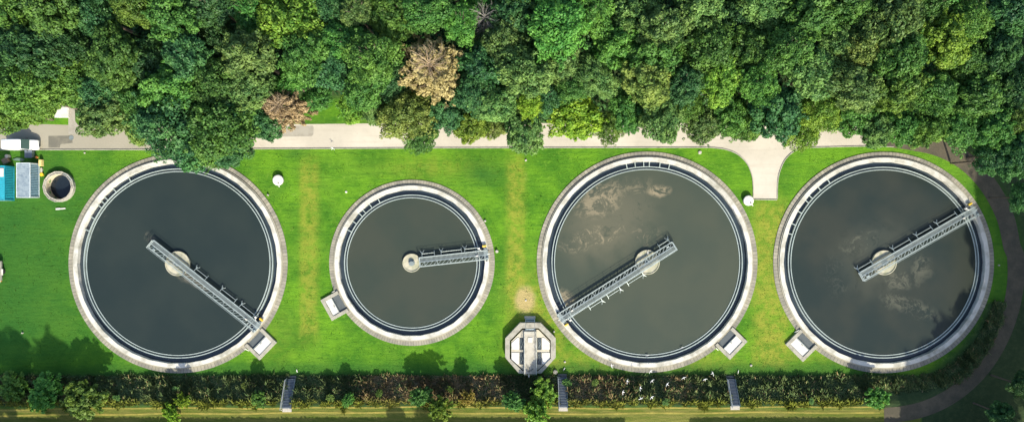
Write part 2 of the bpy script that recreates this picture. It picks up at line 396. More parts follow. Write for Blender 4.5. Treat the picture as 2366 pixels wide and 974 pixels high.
# ------------------------------------------------------------------ road, drive, track
def sheet(name, outline, z, mat, kind='structure', thick=0.0):
    mb = MB(); mb.add([(p.x, p.y, z) for p in outline], [tuple(range(len(outline)))])
    o = mb.build(name, mat); tag(o, kind=kind)
    import bmesh
    bm = bmesh.new(); bm.from_mesh(o.data); bmesh.ops.triangulate(bm, faces=bm.faces)
    for f in bm.faces:
        if f.normal.z < 0: f.normal_flip()
    bm.to_mesh(o.data); bm.free(); return o
def road_mat():
    m, nt, b = new_mat('pale_asphalt'); co = coords(nt)
    c = mixc(nt, ramp(nt, noise(nt, co, .12, 4, .6), .35, .65), (.44, .405, .335), (.52, .48, .40))
    tcx = nt.nodes.new('ShaderNodeSeparateXYZ'); nt.links.new(co, tcx.inputs[0])
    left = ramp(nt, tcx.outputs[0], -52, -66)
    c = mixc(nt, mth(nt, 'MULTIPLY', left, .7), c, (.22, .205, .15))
    c = mixc(nt, mth(nt, 'MULTIPLY', ramp(nt, noise(nt, co, 1.5, 6, .7), .52, .75), .35), c, (.30, .27, .22))
    c = mixc(nt, mth(nt, 'MULTIPLY', ramp(nt, noise(nt, coords(nt, (.1, 2, 1)), .8, 4, .6), .5, .7), .25), c, (.33, .29, .23))
    nt.links.new(c, b.inputs['Base Color']); b.inputs['Roughness'].default_value = .92
    bump(nt, b, noise(nt, co, 14, 4, .7), .15, .02); return m
M['road'] = road_mat()
def curve_pts(pts, k=8):
    out = []; n = len(pts)
    for i in range(n-1):
        p0, p1, p2, p3 = pts[max(i-1, 0)], pts[i], pts[i+1], pts[min(i+2, n-1)]
        for j in range(k):
            t = j/k
            out.append(tuple(.5*((2*p1[a])+(-p0[a]+p2[a])*t+(2*p0[a]-5*p1[a]+4*p2[a]-p3[a])*t*t+(-p0[a]+3*p1[a]-3*p2[a]+p3[a])*t**3) for a in range(2)))
    out.append(tuple(pts[-1])); return out
left_edge = [(-600, 346), (330, 345), (600, 343), (1000, 341), (1500, 340)]+curve_pts([(1640, 340), (1675, 344), (1705, 356), (1727, 378), (1738, 405), (1741, 430), (1741, 458)])
right_edge = curve_pts([(1795, 459), (1796, 420), (1802, 392), (1815, 366), (1838, 347), (1870, 340)])+[(1990, 337), (2065, 338)]
top_edge = [(2065, 288), (1500, 284), (870, 285), (700, 287), (175, 289), (105, 287), (-600, 288)]
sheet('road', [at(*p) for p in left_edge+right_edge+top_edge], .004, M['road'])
# kerbs (real steps)
def kerb(pts, wdt=.14, hgt=.11, name='kerb', off=0.0, mat=None):
    P = [at(*p) for p in pts]; secs = []
    for i, p in enumerate(P):
        t = (P[min(i+1, len(P)-1)]-P[max(i-1, 0)]).normalized(); u = Vector((t.y, -t.x, 0))
        a = p+u*(off); b_ = p+u*(off+wdt); z = tz(p.x, p.y)
        secs.append([(a.x, a.y, z-.05), (b_.x, b_.y, z-.05), (b_.x, b_.y, z+hgt), (a.x, a.y, z+hgt)])
    return MB().loft(secs).build(name, mat or M['grey_concrete'])
tag(kerb(left_edge), 'long grey kerb between the road and the lawn left of the drive', 'kerb')
tag(kerb(right_edge), 'grey curved kerb right of the short drive beside the rightmost tank', 'kerb')
tag(kerb([(1741, 459.5), (1795, 460.5)]), 'short straight kerb closing the end of the drive', 'kerb')
# patches of repaired asphalt
patch = weathered('dark_asphalt_patch', (.13, .125, .10), (.22, .20, .15), .8, .7)
patch2 = weathered('grey_asphalt_patch', (.34, .32, .27), (.24, .22, .18), .8, .7)
sheet('road_patch', [at(*p) for p in [(112, 314), (166, 313), (168, 330), (140, 333), (138, 341), (112, 341)]], .009, patch)
sheet('road_patch', [at(*p) for p in [(640, 291), (722, 290), (725, 294), (724, 311), (719, 315), (640, 316)]], .009, patch2)
sheet('path', [at(*p) for p in [(159, 238), (172, 238), (174, 280), (181, 290), (181, 309), (158, 309), (158, 280)]], .009, patch2)
# dirt track round the right-hand tank and the grassy track on the dyke
def ribbon(name, pts, wdt, mat, dz=.03):
    secs_l, secs_r = [], []
    P = pts
    mb = MB(); vs = []; K = 6
    for i, p in enumerate(P):
        a = P[max(i-1, 0)]; c = P[min(i+1, len(P)-1)]; t = Vector((c[0]-a[0], c[1]-a[1], 0)).normalized(); u = Vector((-t.y, t.x, 0))
        ww = wdt(i/(len(P)-1)) if callable(wdt) else wdt
        for k in range(K+1):
            s_ = (k/K-.5)*ww; x = p[0]+u.x*s_; y = p[1]+u.y*s_; vs.append((x, y, tz(x, y)+dz))
    fs = [(i*(K+1)+k, i*(K+1)+k+1, (i+1)*(K+1)+k+1, (i+1)*(K+1)+k) for i in range(len(P)-1) for k in range(K)]
    mb.add(vs, fs); o = mb.build(name, mat)
    import bmesh
    bm = bmesh.new(); bm.from_mesh(o.data)
    if sum(f.normal.z for f in bm.faces) < 0: bmesh.ops.reverse_faces(bm, faces=bm.faces)
    bm.to_mesh(o.data); bm.free()
    tag(o, kind='structure'); return o
def dirt_mat(name, c1, c2, c3):
    m, nt, b = new_mat(name); co = coords(nt)
    c = mixc(nt, ramp(nt, noise(nt, co, .5, 5, .65), .35, .65), c1, c2)
    c = mixc(nt, mth(nt, 'MULTIPLY', ramp(nt, noise(nt, co, 3, 5, .7), .5, .7), .6), c, c3)
    nt.links.new(c, b.inputs['Base Color']); b.inputs['Roughness'].default_value = .95
    bump(nt, b, noise(nt, co, 5, 5, .7), .5, .06); return m
dirt = dirt_mat('dirt', (.105, .088, .058), (.07, .062, .042), (.04, .05, .025))
rutm = dirt_mat('worn_rut', (.30, .25, .05), (.19, .18, .03), (.13, .14, .02))
R0 = 24.9
arc = [(at(2040, 312).x, at(2040, 312).y)]
tp = curve_pts([(2040, 316), (2110, 326), (2175, 342), (2235, 376), (2285, 430), (2322, 500), (2338, 570)], 6)
arc = [(at(*p).x, at(*p).y) for p in tp]
for k in range(1, 60):
    a = math.radians(8-k*98/59); arc.append((ACX+R0*math.cos(a), ACY+R0*math.sin(a)))
ribbon('track', arc, lambda t: 3.4-.8*t, dirt)
# two worn wheel ruts on the grassy dyke top
for j, (yy, ww) in enumerate(((-34.15, .28), (-35.1, .30))):
    pts = [(-100+i*1.0, yy+.12*math.sin(i*.09+j)+.07*math.sin(i*.31+j)-(max(0, -62-(-100+i))*.02 if i < 38 else 0)) for i in range(165)]
    ribbon('wheel_rut', pts, ww, rutm, .02)

# ------------------------------------------------------------------ settling tanks
SUNK = -.55
waters = {  # outer tanks' water is darker: edge fall-off of light put into its colour
 1: water_mat('tank_water', (.019, .029, .028), (.024, .034, .031), [(-14.5, 7.5, 1.6, 4.6, -28, .35, .70), (2.5, -3.0, 4.2, 1.1, -25, .75, .60), (-5.5, 4.6, 2.8, .6, -35, .35, .66)], (.15, .14, .11)),
 2: water_mat('tank_water', (.037, .049, .038), (.046, .054, .040), [(-10.3, 4.6, 1.6, 2.4, 0, .35, .72)], (.15, .15, .12)),
 3: water_mat('tank_water', (.050, .063, .047), (.060, .070, .050), [(-8.2, 11.0, 5.8, 4.4, 35, .8, .66), (-9.0, 4.5, 7.5, 2.2, 14, .8, .66), (2.0, 12.8, 2.6, 1.3, 8, .95, .60), (-14.8, -6.6, 2.0, 2.6, 20, .85, .60), (-6.5, 7.0, 10.5, 7.5, 40, .22, .48), (-1, 5, 4.5, 3.5, 0, .35, .70), (-3, 13.5, 5, 2.2, 0, .4, .66)], (.26, .22, .145)),
 4: water_mat('tank_water', (.021, .031, .028), (.034, .040, .032), [(4.5, -7.6, 7.0, 1.8, -18, .55, .66), (6.8, -1.2, 2.2, 3.4, 0, .5, .66), (-4.2, 3.2, 5.0, 2.8, 30, .5, .68), (2.5, -3.2, 3.4, 2.2, 0, .6, .64), (-8.5, -2.5, 2.5, 5.0, 10, .28, .70), (-1, 1, 9.5, 8.0, 20, .20, .50)], (.135, .135, .10)),
}
channel_water = weathered('channel_water', (.035, .050, .062), (.018, .026, .034), .3, .7, rough=.15, bumps=.02)
M['slate'] = weathered('slate_grey_plate', (.085, .10, .105), (.045, .055, .06), 1.0, .6)
def make_tank(i, facets, labels, struts, outlet_deg, outlet_r, outlet_half, pier_r, dark_first=True):
    c, R = TANKS[i]
    t = empty('settling_tank', c, 0, labels, 'settling tank', 'round settling tanks in a row')
    MB().ring(R-.80, R, -.4, .12, 180).build('paving_ring', M['setts'], t)
    MB().ring(R-1.02, R-.80, -.4, .30, 180).build('kerb_ring', M['kerb_ring'], t)
    MB().ring(R-1.72, R-1.02, -3.2, .46, 216, fi=facets).build('wall', M['white_concrete'], t)
    w1 = R-2.62
    MB().ring(w1-.15, w1, -3.2, .08, 180).build('outer_weir', M['weir'], t)
    MB().ring(w1-.60, w1-.46, -3.2, .06, 180).build('inner_weir', M['weir'], t)
    MB().ring(w1-.01, R-1.58, -.60, -.40, 180).build('channel_water', channel_water, t)
    MB().ring(w1-.47, w1-.14, -.60, -.35, 180).build('trough_water', channel_water, t)
    MB().ring(0.02, R-1.2, -3.4, -3.2, 96).build('floor', M['dark_concrete'], t)
    MB().disc(w1-.60, -.03, 180).build('water', waters[i], t)
    # centre pier
    mb = MB(); mb.cyl((0, 0, -3.2), (0, 0, .30), pier_r, 48); mb.ring(pier_r-.12, pier_r+.03, .25, .42, 48)
    pier = mb.build('centre_pier', M['pier'], t)
    MB().cyl((0, 0, .30), (0, 0, .55), .55, 20).build('bearing', M['galv_dark'], pier)
    for a in struts:
        a = math.radians(a); r0, r1 = w1-.05, R-1.62; rm = (r0+r1)/2
        MB().box((rm*math.cos(a), rm*math.sin(a), .02), (r1-r0+.1, .14, .16), a).build('strut', M['weir'], t)
    # outlet chamber : a box let into the rim
    a = math.radians(outlet_deg); och = empty('outlet_chamber', (0, 0, 0), a); och.parent = t
    ro = outlet_r; hw = outlet_half; th = .62; r_in = R-.78
    mb = MB(); z0, z1 = -.3, .42
    mb.box(((r_in+ro)/2, hw-th/2, (z0+z1)/2), (ro-r_in, th, z1-z0), 0, .03)
    mb.box(((r_in+ro)/2, -hw+th/2, (z0+z1)/2), (ro-r_in, th, z1-z0), 0, .03)
    mb.box((ro-th/2+.002, 0, (z0+z1)/2-.004), (th, 2*hw-2*th+.02, z1-z0), 0, .03)
    mb.build('chamber_wall', M['grey_concrete'], och)
    MB().box(((R-.6+ro-th)/2, 0, .13), (ro-th-R+.6, 2*hw-2*th, .04)).build('chamber_floor', M['slate'], och)
    xs = R+.80
    MB().box(((xs+ro-th)/2, 0, .24), (ro-th-xs-.04, 2*hw-2*th-.06, .08), 0, .02).build('cover_plate', M['cover'], och)
    mb = MB(); mb.tube([(xs+.25, -.12, .30), (xs+.25, -.12, .42), (xs+.25, .22, .42), (xs+.25, .22, .30)], .035, 6); mb.build('handle', M['dark_metal'], och)
    MB().box((xs-.06, 0, .26), (.10, 2*hw-2*th, .34)).build('baffle', M['galv_dark'], och)
    MB().cyl((R+.35, -hw-.22, 0), (r_in+.35, -hw-.22, .75), .07, 8).build('marker_post', M['cover'], och)
    # rail bolts / scuppers along the coping
    return t
def pier_mat():
    m, nt, b = new_mat('pier_concrete'); co = coords(nt)
    c = mixc(nt, ramp(nt, noise(nt, co, .9, 6, .65), .35, .65), (.46, .43, .33), (.33, .32, .23))
    c = mixc(nt, mth(nt, 'MULTIPLY', ramp(nt, noise(nt, co, 1.6, 5, .7), .52, .7), .6), c, (.24, .27, .14))
    nt.links.new(c, b.inputs['Base Color']); b.inputs['Roughness'].default_value = .9; return m
M['pier'] = pier_mat()
make_tank(1, 34, 'leftmost round settling tank, overhung by a big dark tree, with blue black water', [120, 131, 138, 141, 144, 152, 160], -44, 22.35, 2.2, 2.15)
make_tank(2, 26, 'smallest round settling tank, second from the left, its walkway reaching only to the middle', [118, 126, 133, 137, 145, 153], -151, 17.35, 2.1, 1.6)
make_tank(3, 34, 'round settling tank with tan scum drifting on olive water, left of the short drive', [102, 97, 92, 88.7, 82.5, 77], -44, 22.5, 2.25, 2.15)
make_tank(4, 34, 'rightmost round settling tank, ringed by the dirt track, faint scum swirls round its middle', [124, 131, 138, 141.5, 149, 157, 163], -135, 22.6, 2.2, 2.15)

# ------------------------------------------------------------------ scraper bridges
def make_bridge(i, px_end, back, label, extras):
    c, R = TANKS[i]; e = at(px_end[0], px_end[1], 1.0)
    ang = math.atan2(e.y-c.y, e.x-c.x); L = R-1.15; x0 = -back
    t = empty('scraper_bridge', c+Vector((0, 0, .42)), ang, label, 'bridge', 'scraper bridges on the settling tanks')
    zt = .52                                  # top of deck above the base
    t.scale = (1, .80, .76)
    # girders
    for y in (-.98, .0, .98):
        mb = MB(); mb.box(((x0+L)/2, y, zt-.22), (L-x0, .10, .36)); mb.box(((x0+L)/2, y, zt-.02), (L-x0, .20, .05)); mb.build('girder', M['galv'], t)
    # grated deck between the upper pair
    mb = MB(); n = int((L-x0)/.22)
    for k in range(n): mb.box((x0+(k+.5)*(L-x0)/n, .49, zt-.06), (.10, .86, .04))
    for y in (.25, .49, .73): mb.box(((x0+L)/2, y, zt-.09), (L-x0, .05, .04))
    mb.build('grating', M['galv_dark'], t)
    # lacing in the lower bay
    mb = MB(); s_ = x0+.1; k = 0
    while s_ < L-.9:
        mb.tube([(s_, -.93, zt-.05), (s_+.75, -.05, zt-.05)], .045, 4)
        if k % 3 == 0: mb.tube([(s_+.75, -.93, zt-.07), (s_+.75, -.05, zt-.07)], .05, 4)
        s_ += .75; k += 1
    mb.build('lacing', M['galv'], t)
    # handrails
    for y in (-1.03, 1.03):
        mb = MB(); mb.tube([(x0, y, zt+.85), (L, y, zt+.85)], .03, 6); mb.tube([(x0, y, zt+.45), (L, y, zt+.45)], .018, 5)
        k = int((L-x0)/1.6)
        for j in range(k+1): xx = x0+(L-x0)*j/k; mb.tube([(xx, y, zt-.2), (xx, y, zt+.85)], .022, 5)
        mb.build('handrail', M['galv'], t)
    mb = MB(); mb.tube([(x0, -1.03, zt+.85), (x0, 1.03, zt+.85)], .045, 6); mb.tube([(x0, -1.03, zt-.1), (x0, 1.03, zt-.1)], .07, 6); mb.tube([(x0, -1.03, zt+.45), (x0, 1.03, zt+.45)], .03, 6)
    mb.build('end_rail', M['galv'], t)
    # scum pipe sections held off the left side on brackets
    for (a, b_) in extras:
        sg = -1 if (i == 3 and a < 0) else 1
        mb = MB(); mb.tube([(a, sg*1.75, .15), (b_, sg*1.75, .15)], .07, 6)
        for xx in (a, b_): mb.tube([(xx, sg*.95, .45), (xx, sg*1.75, .20), (xx, sg*2.2, .05)], .055, 5)
        mb.build('scum_pipe', M['galv'], t)
        mb = MB(); mb.tube([(a, sg*1.75, .2), (a+.4, sg*2.5, .0)], .045, 5); mb.tube([(a, sg*1.75, .2), (a-.3, sg*2.5, .0)], .045, 5); mb.build('fork_arm', M['galv'], t)
    # scraper arms down into the water
    for xx in [L*.3, L*.45, L*.65, L*.85]:
        mb = MB(); mb.tube([(xx, -.9, zt-.3), (xx+.3, -.9, -.9)], .04, 5); mb.build('scraper_arm', M['galv_dark'], t)
    # end carriage on the coping
    mb = MB(); mb.box((L-.28, .2, .30), (.45, 3.1, .30), 0, .04); mb.box((L-.28, 0, .46), (.8, 1.9, .12), 0, .03); car = mb.build('end_carriage', M['galv_dark'], t)
    for y in (-1.2, 1.6):
        w_ = MB().cyl((L-.39, y, .245), (L-.17, y, .245), .245, 18).build('wheel', M['rubber'], car)
    MB().cyl((L-.05, .2, .45), (L+.4, .2, .45), .13, 12).build('guide_roller', M['galv'], car)
    mo = MB(); mo.cyl((L-.75, 2.0, .55), (L-.05, 2.0, .55), .24, 16); mo.box((L-.4, 2.0, .42), (.36, .42, .4), 0, .04); mot = mo.build('drive_motor', M['yellow'], t)
    MB().cyl((L-.85, 2.0, .55), (L-.76, 2.0, .55), .20, 12).build('motor_fan', M['dark_metal'], mot)
    MB().box((L-1.45, 1.62, .55), (.42, .42, .46), 0, .05).build('scum_box', M['cover'], t)
    MB().tube([(L-1.4, 1.4, .5), (L-.9, .9, .6)], .08, 6).build('scum_hose', M['cover'], t)
    MB().box((L*.86, .0, zt+.12), (.42, .30, .34), 0, .03).build('control_box', M['cover'], t)
    MB().box((L-.1, -.85, zt+.1), (.3, .5, .5), 0, .03).build('cable_box', M['galv'], t)
    if back < 1:
        MB().cyl((0, 0, 0), (0, 0, .5), .4, 16).build('pivot', M['galv_dark'], t)
    else:
        MB().box((x0+1.1, -.55, zt+.15), (.5, .35, .3), 0, .03).build('weight_box', M['galv'], t)
    return t
make_bridge(1, (600, 762), 5.7, 'long latticed walkway slanting down to the outlet box of the leftmost tank', [(3.2, 5.7), (9.0, 12.2), (13.4, 17.0)])
make_bridge(2, (1135, 587), -1.5, 'short walkway lying nearly level from the middle of the smallest tank to its rim', [(2.0, 4.2), (5.4, 9.0), (9.6, 12.0)])
make_bridge(3, (1290, 737), 5.5, 'long walkway slanting down left across the olive tank with tan scum', [(1.8, 5.0), (6.6, 9.2), (10.4, 13.0), (-5.2, -3.2)])
make_bridge(4, (2262, 484), 5.0, 'long walkway slanting up right across the rightmost tank', [(2.4, 5.8), (7.2, 10.2), (11.4, 15.2), (-4.8, -2.0)])

# ------------------------------------------------------------------ octagonal distribution chamber
def oz(zx, zy, z=0):  # coordinates read off an enlargement
    return at(1160+zx/6.954, 730+zy/6.954, z)
oc = oz(455, 508); och = empty('distribution_chamber', (oc.x, oc.y, 0), 0, 'octagonal concrete distribution chamber with four white lids and steps up its top side', 'distribution chamber')
def ol(zx, zy, z=0): p = oz(zx, zy, z); return (p.x-oc.x, p.y-oc.y)
outer = [(52, 355), (50, 660), (270, 915), (630, 915), (862, 660), (862, 350), (620, 105), (290, 105)]
inner = [(125, 392), (125, 680), (330, 880), (580, 880), (782, 680), (782, 385), (590, 190), (325, 190)]
mb = MB(); n = 8
zt = 1.25; O = [ol(a, b, zt) for a, b in outer]; I = [ol(a, b, zt) for a, b in inner]
vs = [(*p, -.2) for p in O]+[(*p, zt) for p in O]+[(*p, zt) for p in I]+[(*p, -.2) for p in I]
fs = []
for k in range(n):
    j = (k+1) % n
    for a in range(3): fs.append((a*8+k, a*8+j, a*8+8+j, a*8+8+k))
mb.add(vs, fs); mb.build('outer_wall', M['grey_concrete'], och)
in2 = [(148, 405), (148, 690), (335, 862), (575, 862), (762, 690), (762, 398), (585, 215), (332, 215)]
mb = MB(); mb.prism([ol(a, b, .95) for a, b in in2], 0, .95); mb.build('deck_slab', M['cream_concrete'], och)
for pts in ([(152, 432), (242, 347), (277, 347), (277, 530), (152, 530)], [(152, 585), (277, 585), (277, 767), (242, 767), (152, 688)],
            [(640, 347), (680, 347), (768, 425), (768, 530), (640, 530)], [(640, 585), (770, 585), (770, 692), (690, 767), (640, 767)]):
    MB().prism([ol(a, b, 1.04) for a, b in pts], .955, 1.04).build('lid', M['cover'], och)
for (xa, ya, xb, yb) in ((282, 345, 350, 540), (282, 575, 350, 772), (565, 345, 632, 540), (565, 575, 632, 772)):
    a = ol(xa, ya, 1.0); b_ = ol(xb, yb, 1.0); cx_, cy_ = (a[0]+b_[0])/2, (a[1]+b_[1])/2; w_, h_ = abs(a[0]-b_[0]), abs(a[1]-b_[1])
    sl = MB().box((cx_, cy_, .965), (w_, h_, .025)).build('opening', M['black_water'], och)
    mb = MB()
    for k in range(3): mb.box((cx_-w_*.3+w_*.3*k, cy_, .985), (.05, h_*.92, .02))
    mb.tube([(cx_-.1, cy_-h_*.3, 1.02), (cx_+.15, cy_, 1.1), (cx_-.1, cy_+h_*.3, 1.02)], .05, 5)
    mb.build('grille', M['galv_dark'], sl)
a = ol(352, 240, 1.45); b_ = ol(556, 925, 1.45); wx = abs(a[0]-b_[0]); wy = abs(a[1]-b_[1]); wc = ((a[0]+b_[0])/2, (a[1]+b_[1])/2)
walk = MB().box((wc[0], wc[1], 1.2), (wx, wy, .44), 0, .02).build('walkway', weathered('stained_concrete', (.46, .43, .36), (.22, .20, .15), .9, .8), och)
for sx in (-1, 1): MB().box((wc[0]+sx*(wx/2-.07), wc[1], 1.47), (.14, wy-.02, .10), 0, .02).build('kerb', M['white_concrete'], walk)
MB().box((wc[0], wc[1]+wy/2-.22, 1.455), (wx-.32, .40, .07), 0, .02).build('sill', M['white_concrete'], walk)
p = ol(452, 378, 1.5); MB().box((p[0], p[1], 1.46), (.78, .84, .07), 0, .02).build('hatch', M['cover'], walk)
mb = MB()
for z_ in (1.95, 2.35): mb.tube([(wc[0]-wx/2+.05, wc[1]+wy/2-1, z_), (wc[0]-wx/2+.05, wc[1]-wy/2+.05, z_), (wc[0]+wx/2-.05, wc[1]-wy/2+.05, z_), (wc[0]+wx/2-.05, wc[1]+wy/2-1, z_)], .03, 5)
for k in range(6):
    for sx in (-1, 1): y = wc[1]-wy/2+.05+k*(wy-1.05)/5; mb.tube([(wc[0]+sx*(wx/2-.05), y, 1.4), (wc[0]+sx*(wx/2-.05), y, 2.35)], .03, 5)
mb.build('railing', M['galv'], och)
mb = MB(); mb.tube([(wc[0]-.4, wc[1]-wy/2+.4, 1.5), (wc[0]-.55, wc[1]-wy/2+1.5, 1.62)], .06, 5); mb.tube([(wc[0]-.1, wc[1]-wy/2+.5, 1.5), (wc[0]+.5, wc[1]-wy/2+.9, 1.6)], .07, 5); mb.tube([(wc[0]-.2, wc[1]-wy/2+.3, 1.5), (wc[0]-.25, wc[1]-wy/2+1.3, 1.6)], .05, 5)
mb.build('walkway_streaks', M['dark_concrete'], och)  # tubes modelled for the brown streaks lying on the walkway
pa = ol(370, 30, .3); pb = ol(530, 225, 1.3); st = empty('steps', ((pa[0]+pb[0])/2, 0, 0)); st.parent = och
for k in range(6):
    y = pa[1]+(pb[1]-pa[1])*(k+.5)/6; MB().box((0, y, .2+k*.21), (1.45, .26, .05)).build('tread', M['galv'], st)
for sx in (-1, 1):
    mb = MB(); mb.tube([(sx*.78, pa[1], .12), (sx*.78, pb[1], 1.35)], .07, 4); mb.tube([(sx*.82, pa[1], 1.0), (sx*.82, pb[1], 2.3)], .035, 5)
    mb.tube([(sx*.82, pa[1], .1), (sx*.82, pa[1], 1.0)], .035, 5); mb.build('side_rail', M['galv'], st)
MB().box((0, pa[1]+.1, .08), (1.95, .5, .16), 0, .02).build('landing', M['cream_concrete'], st)

# ------------------------------------------------------------------ round open basin on the left
bp = at(136, 431, .7); rb = empty('round_basin', (bp.x-.12, bp.y, 0), 0, 'small open round concrete basin of dark water with a rim walkway, beside the silver container', 'basin')
MB().ring(2.30, 2.70, -2.2, .62, 22).build('basin_wall', M['grey_concrete'], rb)
MB().ring(2.22, 2.30, -2.2, .45, 22).build('lining', weathered('stained_lining', (.48, .43, .30), (.22, .18, .12), 1.0, .8), rb)
MB().disc(2.26, -.75, 40).build('water', M['black_water'], rb)
mb = MB()
mb.ring(2.66, 2.76, .64, .74, 14); mb.ring(2.28, 2.36, .66, .74, 14)
for k in range(14):
    a = 2*PI*k/14; mb.box((2.49*math.cos(a), 2.49*math.sin(a), .68), (.40, .09, .06), a)
mb.build('rim_frame', M['stone'], rb)
MB().ring(2.38, 2.65, .622, .70, 24, a0=-1.7, a1=-.1).build('walkway', M['cream_concrete'], rb)
MB().ring(2.38, 2.65, .60, .64, 24, a0=.35, a1=1.2).build('grate', M['galv_dark'], rb)
p = at(141, 482); tag(MB().box((0, 0, .10), (1.7, .22, .06), .08, .01).box((-.45, -.02, .16), (.8, .3, .06), .08, .01).build('plank', M['cover'], None, (p.x, p.y, 0)), 'short white plank lying on the grass under the round basin', 'plank')

# ------------------------------------------------------------------ containers
def container(x, y, mats, label, ang=0.0):
    t = empty('shipping_container', (x, y, 0), ang, label, 'container')
    W, Lc, Hc = 2.44, 6.06, 2.59
    wall, roof, fr = mats
    def corr(n, fn):      # corrugated sheet: fn(u, depth)-> point pairs
        a, b_ = [], []
        for k in range(n*4+1):
            u = k/(n*4); d = (0, 0, 1, 1)[k % 4]*.04; p_, q_ = fn(u, d); a.append(p_); b_.append(q_)
        mb = MB(); m_ = len(a); mb.add(a+b_, [(k, k+1, m_+k+1, m_+k) for k in range(m_-1)]); return mb
    hw, hl = W/2-.06, Lc/2-.08
    for sx in (-1, 1):
        corr(20, lambda u, d: ((sx*(hw-d), -hl+2*hl*u, .15), (sx*(hw-d), -hl+2*hl*u, Hc-.1))).build('side_panel', wall, t)
    corr(8, lambda u, d: ((-hw+2*hw*u, hl-d, .15), (-hw+2*hw*u, hl-d, Hc-.1))).build('end_panel', wall, t)
    corr(17, lambda u, d: ((-hw, -hl+2*hl*u, Hc-.03-d), (hw, -hl+2*hl*u, Hc-.03-d))).build('roof_panel', roof, t)
    mb = MB()
    for sx in (-1, 1):
        for z_ in (.09, Hc-.06): mb.box((sx*(W/2-.05), 0, z_), (.10, Lc-.36, .12))
        for sy in (-1, 1): mb.box((sx*(W/2-.09), sy*(Lc/2-.09), Hc/2), (.18, .18, Hc))
    for sy in (-1, 1):
        for z_ in (.09, Hc-.06): mb.box((0, sy*(Lc/2-.05), z_), (W-.36, .10, .12))
    mb.build('frame', fr, t)
    for sx in (-1, 1):
        d = MB().box((sx*.54, -Lc/2+.06, 1.3), (1.04, .05, 2.3)).build('door', wall, t)
        mb = MB()
        for k in (-.25, .25): mb.tube([(sx*.54+k, -Lc/2+.0, .2), (sx*.54+k, -Lc/2+.0, 2.45)], .025, 6)
        mb.build('lock_rod', M['galv'], d)
    return t
silver = weathered('silver_sheet', (.30, .36, .39), (.15, .20, .25), 1.4, .9, rough=.45, metal=.2)
silver_side = weathered('blue_lit_silver_sheet', (.17, .27, .34), (.10, .18, .25), 2, .6, rough=.5)  # blue-tinted light on the side walls is put into this colour
silver_fr = weathered('pale_frame', (.58, .64, .66), (.35, .38, .40), 2, .5, rough=.5)
container(-85.15, 5.35, (silver_side, silver, silver_fr), 'silver ribbed shipping container beside the round basin')
container(-89.6, 4.85, (M['teal'], M['teal'], M['teal']), 'bright teal shipping container cut by the left edge of the photo')
p = at(2, 398, 2.7); tag(MB().box((0, 0, 2.66), (.9, 1.5, .10), 0, .02).box((0, 0, 2.72), (.7, 1.2, .03)).build('roof_board', M['cover'], None, (p.x, p.y, 0)), 'white board lying on the teal container', 'board')

# small clutter beside the containers
def thing_at(mb, name, mat, px, py, label, cat, z=0.0, rz=0.0):
    p = at(px, py, z+.3); o = mb.build(name, mat, None, (p.x, p.y, z), rz); return tag(o, label, cat)
def crate():
    mb = MB()
    for k in range(4): mb.box((0, -.36+k*.24, .62), (1.1, .20, .03))
    for sx in (-1, 1):
        for z_ in (.12, .34, .54): mb.box((sx*.54, 0, z_), (.03, .92, .15))
    for sy in (-1, 1):
        for z_ in (.12, .34, .54): mb.box((0, sy*.45, z_), (1.04, .03, .15))
    return mb
thing_at(crate(), 'crate', M['wood'], 14, 371, 'brown slatted wooden crate lying askew between the van and the teal container', 'crate', 0, .5)
thing_at(MB().cyl((0, 0, 0), (0, 0, .7), .30, 16).ring(.26, .32, .66, .76, 16), 'barrel', M['stone'], 19, 361, 'small pale barrel at the upper corner of the wooden crate', 'barrel')
b1 = empty('wheelie_bin', at(70, 356, .5)-Vector((0, 0, .5)), 0, 'dark grey lidded bin between the white van and the silver container', 'bin')
MB().loft([[(-.45, -.5, 0), (.45, -.5, 0), (.45, .5, 0), (-.45, .5, 0)], [(-.6, -.65, 1.0), (.6, -.65, 1.0), (.6, .65, 1.0), (-.6, .65, 1.0)]]).build('bin_body', M['galv_dark'], b1)
MB().box((0, 0, 1.05), (1.3, 1.4, .08), 0, .03).build('lid', weathered('grey_plastic', (.13, .16, .20), (.08, .10, .13), 2, .5), b1)
thing_at(MB().prism([(-1.1, 0), (-.3, .28), (.6, .22), (1.1, -.05), (.4, -.3), (-.5, -.22)], .02, .22), 'tarpaulin', M['tarp'], 42, 368, 'faded green tarpaulin heap on the grass above the silver container', 'tarpaulin')
thing_at(MB().cyl((0, 0, 0), (0, 0, .3), .26, 12, .18), 'bucket', M['orange'], 83, 363, 'small orange bucket at the upper right corner of the silver container', 'bucket')
thing_at(MB().box((0, 0, .4), (.48, 1.15, .8), 0, .05).box((0, 0, .82), (.4, 1.0, .05), 0, .02), 'cabinet', weathered('cream_yellow_paint', (.72, .56, .22), (.5, .4, .2), 2, .4), 96, 376, 'cream yellow cabinet standing against the right side of the silver container', 'cabinet')
thing_at(MB().cyl((0, -.4, .25), (0, .4, .25), .18, 12).box((0, .0, .1), (.35, .5, .2)), 'pump', M['stone'], 95, 393, 'small pale pump between the yellow cabinet and the yellow tub', 'pump')
thing_at(MB().cyl((0, 0, 0), (0, 0, .35), .26, 14, .32), 'tub', M['yellow'], 96, 403, 'small yellow tub beside the silver container, below the pale pump', 'tub')
for (px, py, w_) in ((13, 411, 'upper'), (14, 421, 'lower')):
    thing_at(MB().box((0, 0, .25), (.42, .2, .5), .4, .04), 'gas_bottle' if 0 else 'door_handle', M['cover'], px, py, f'{w_} of two pale boxes standing for door handles of the teal container', 'door_handle')  # small boxes stand in for the container's door handles
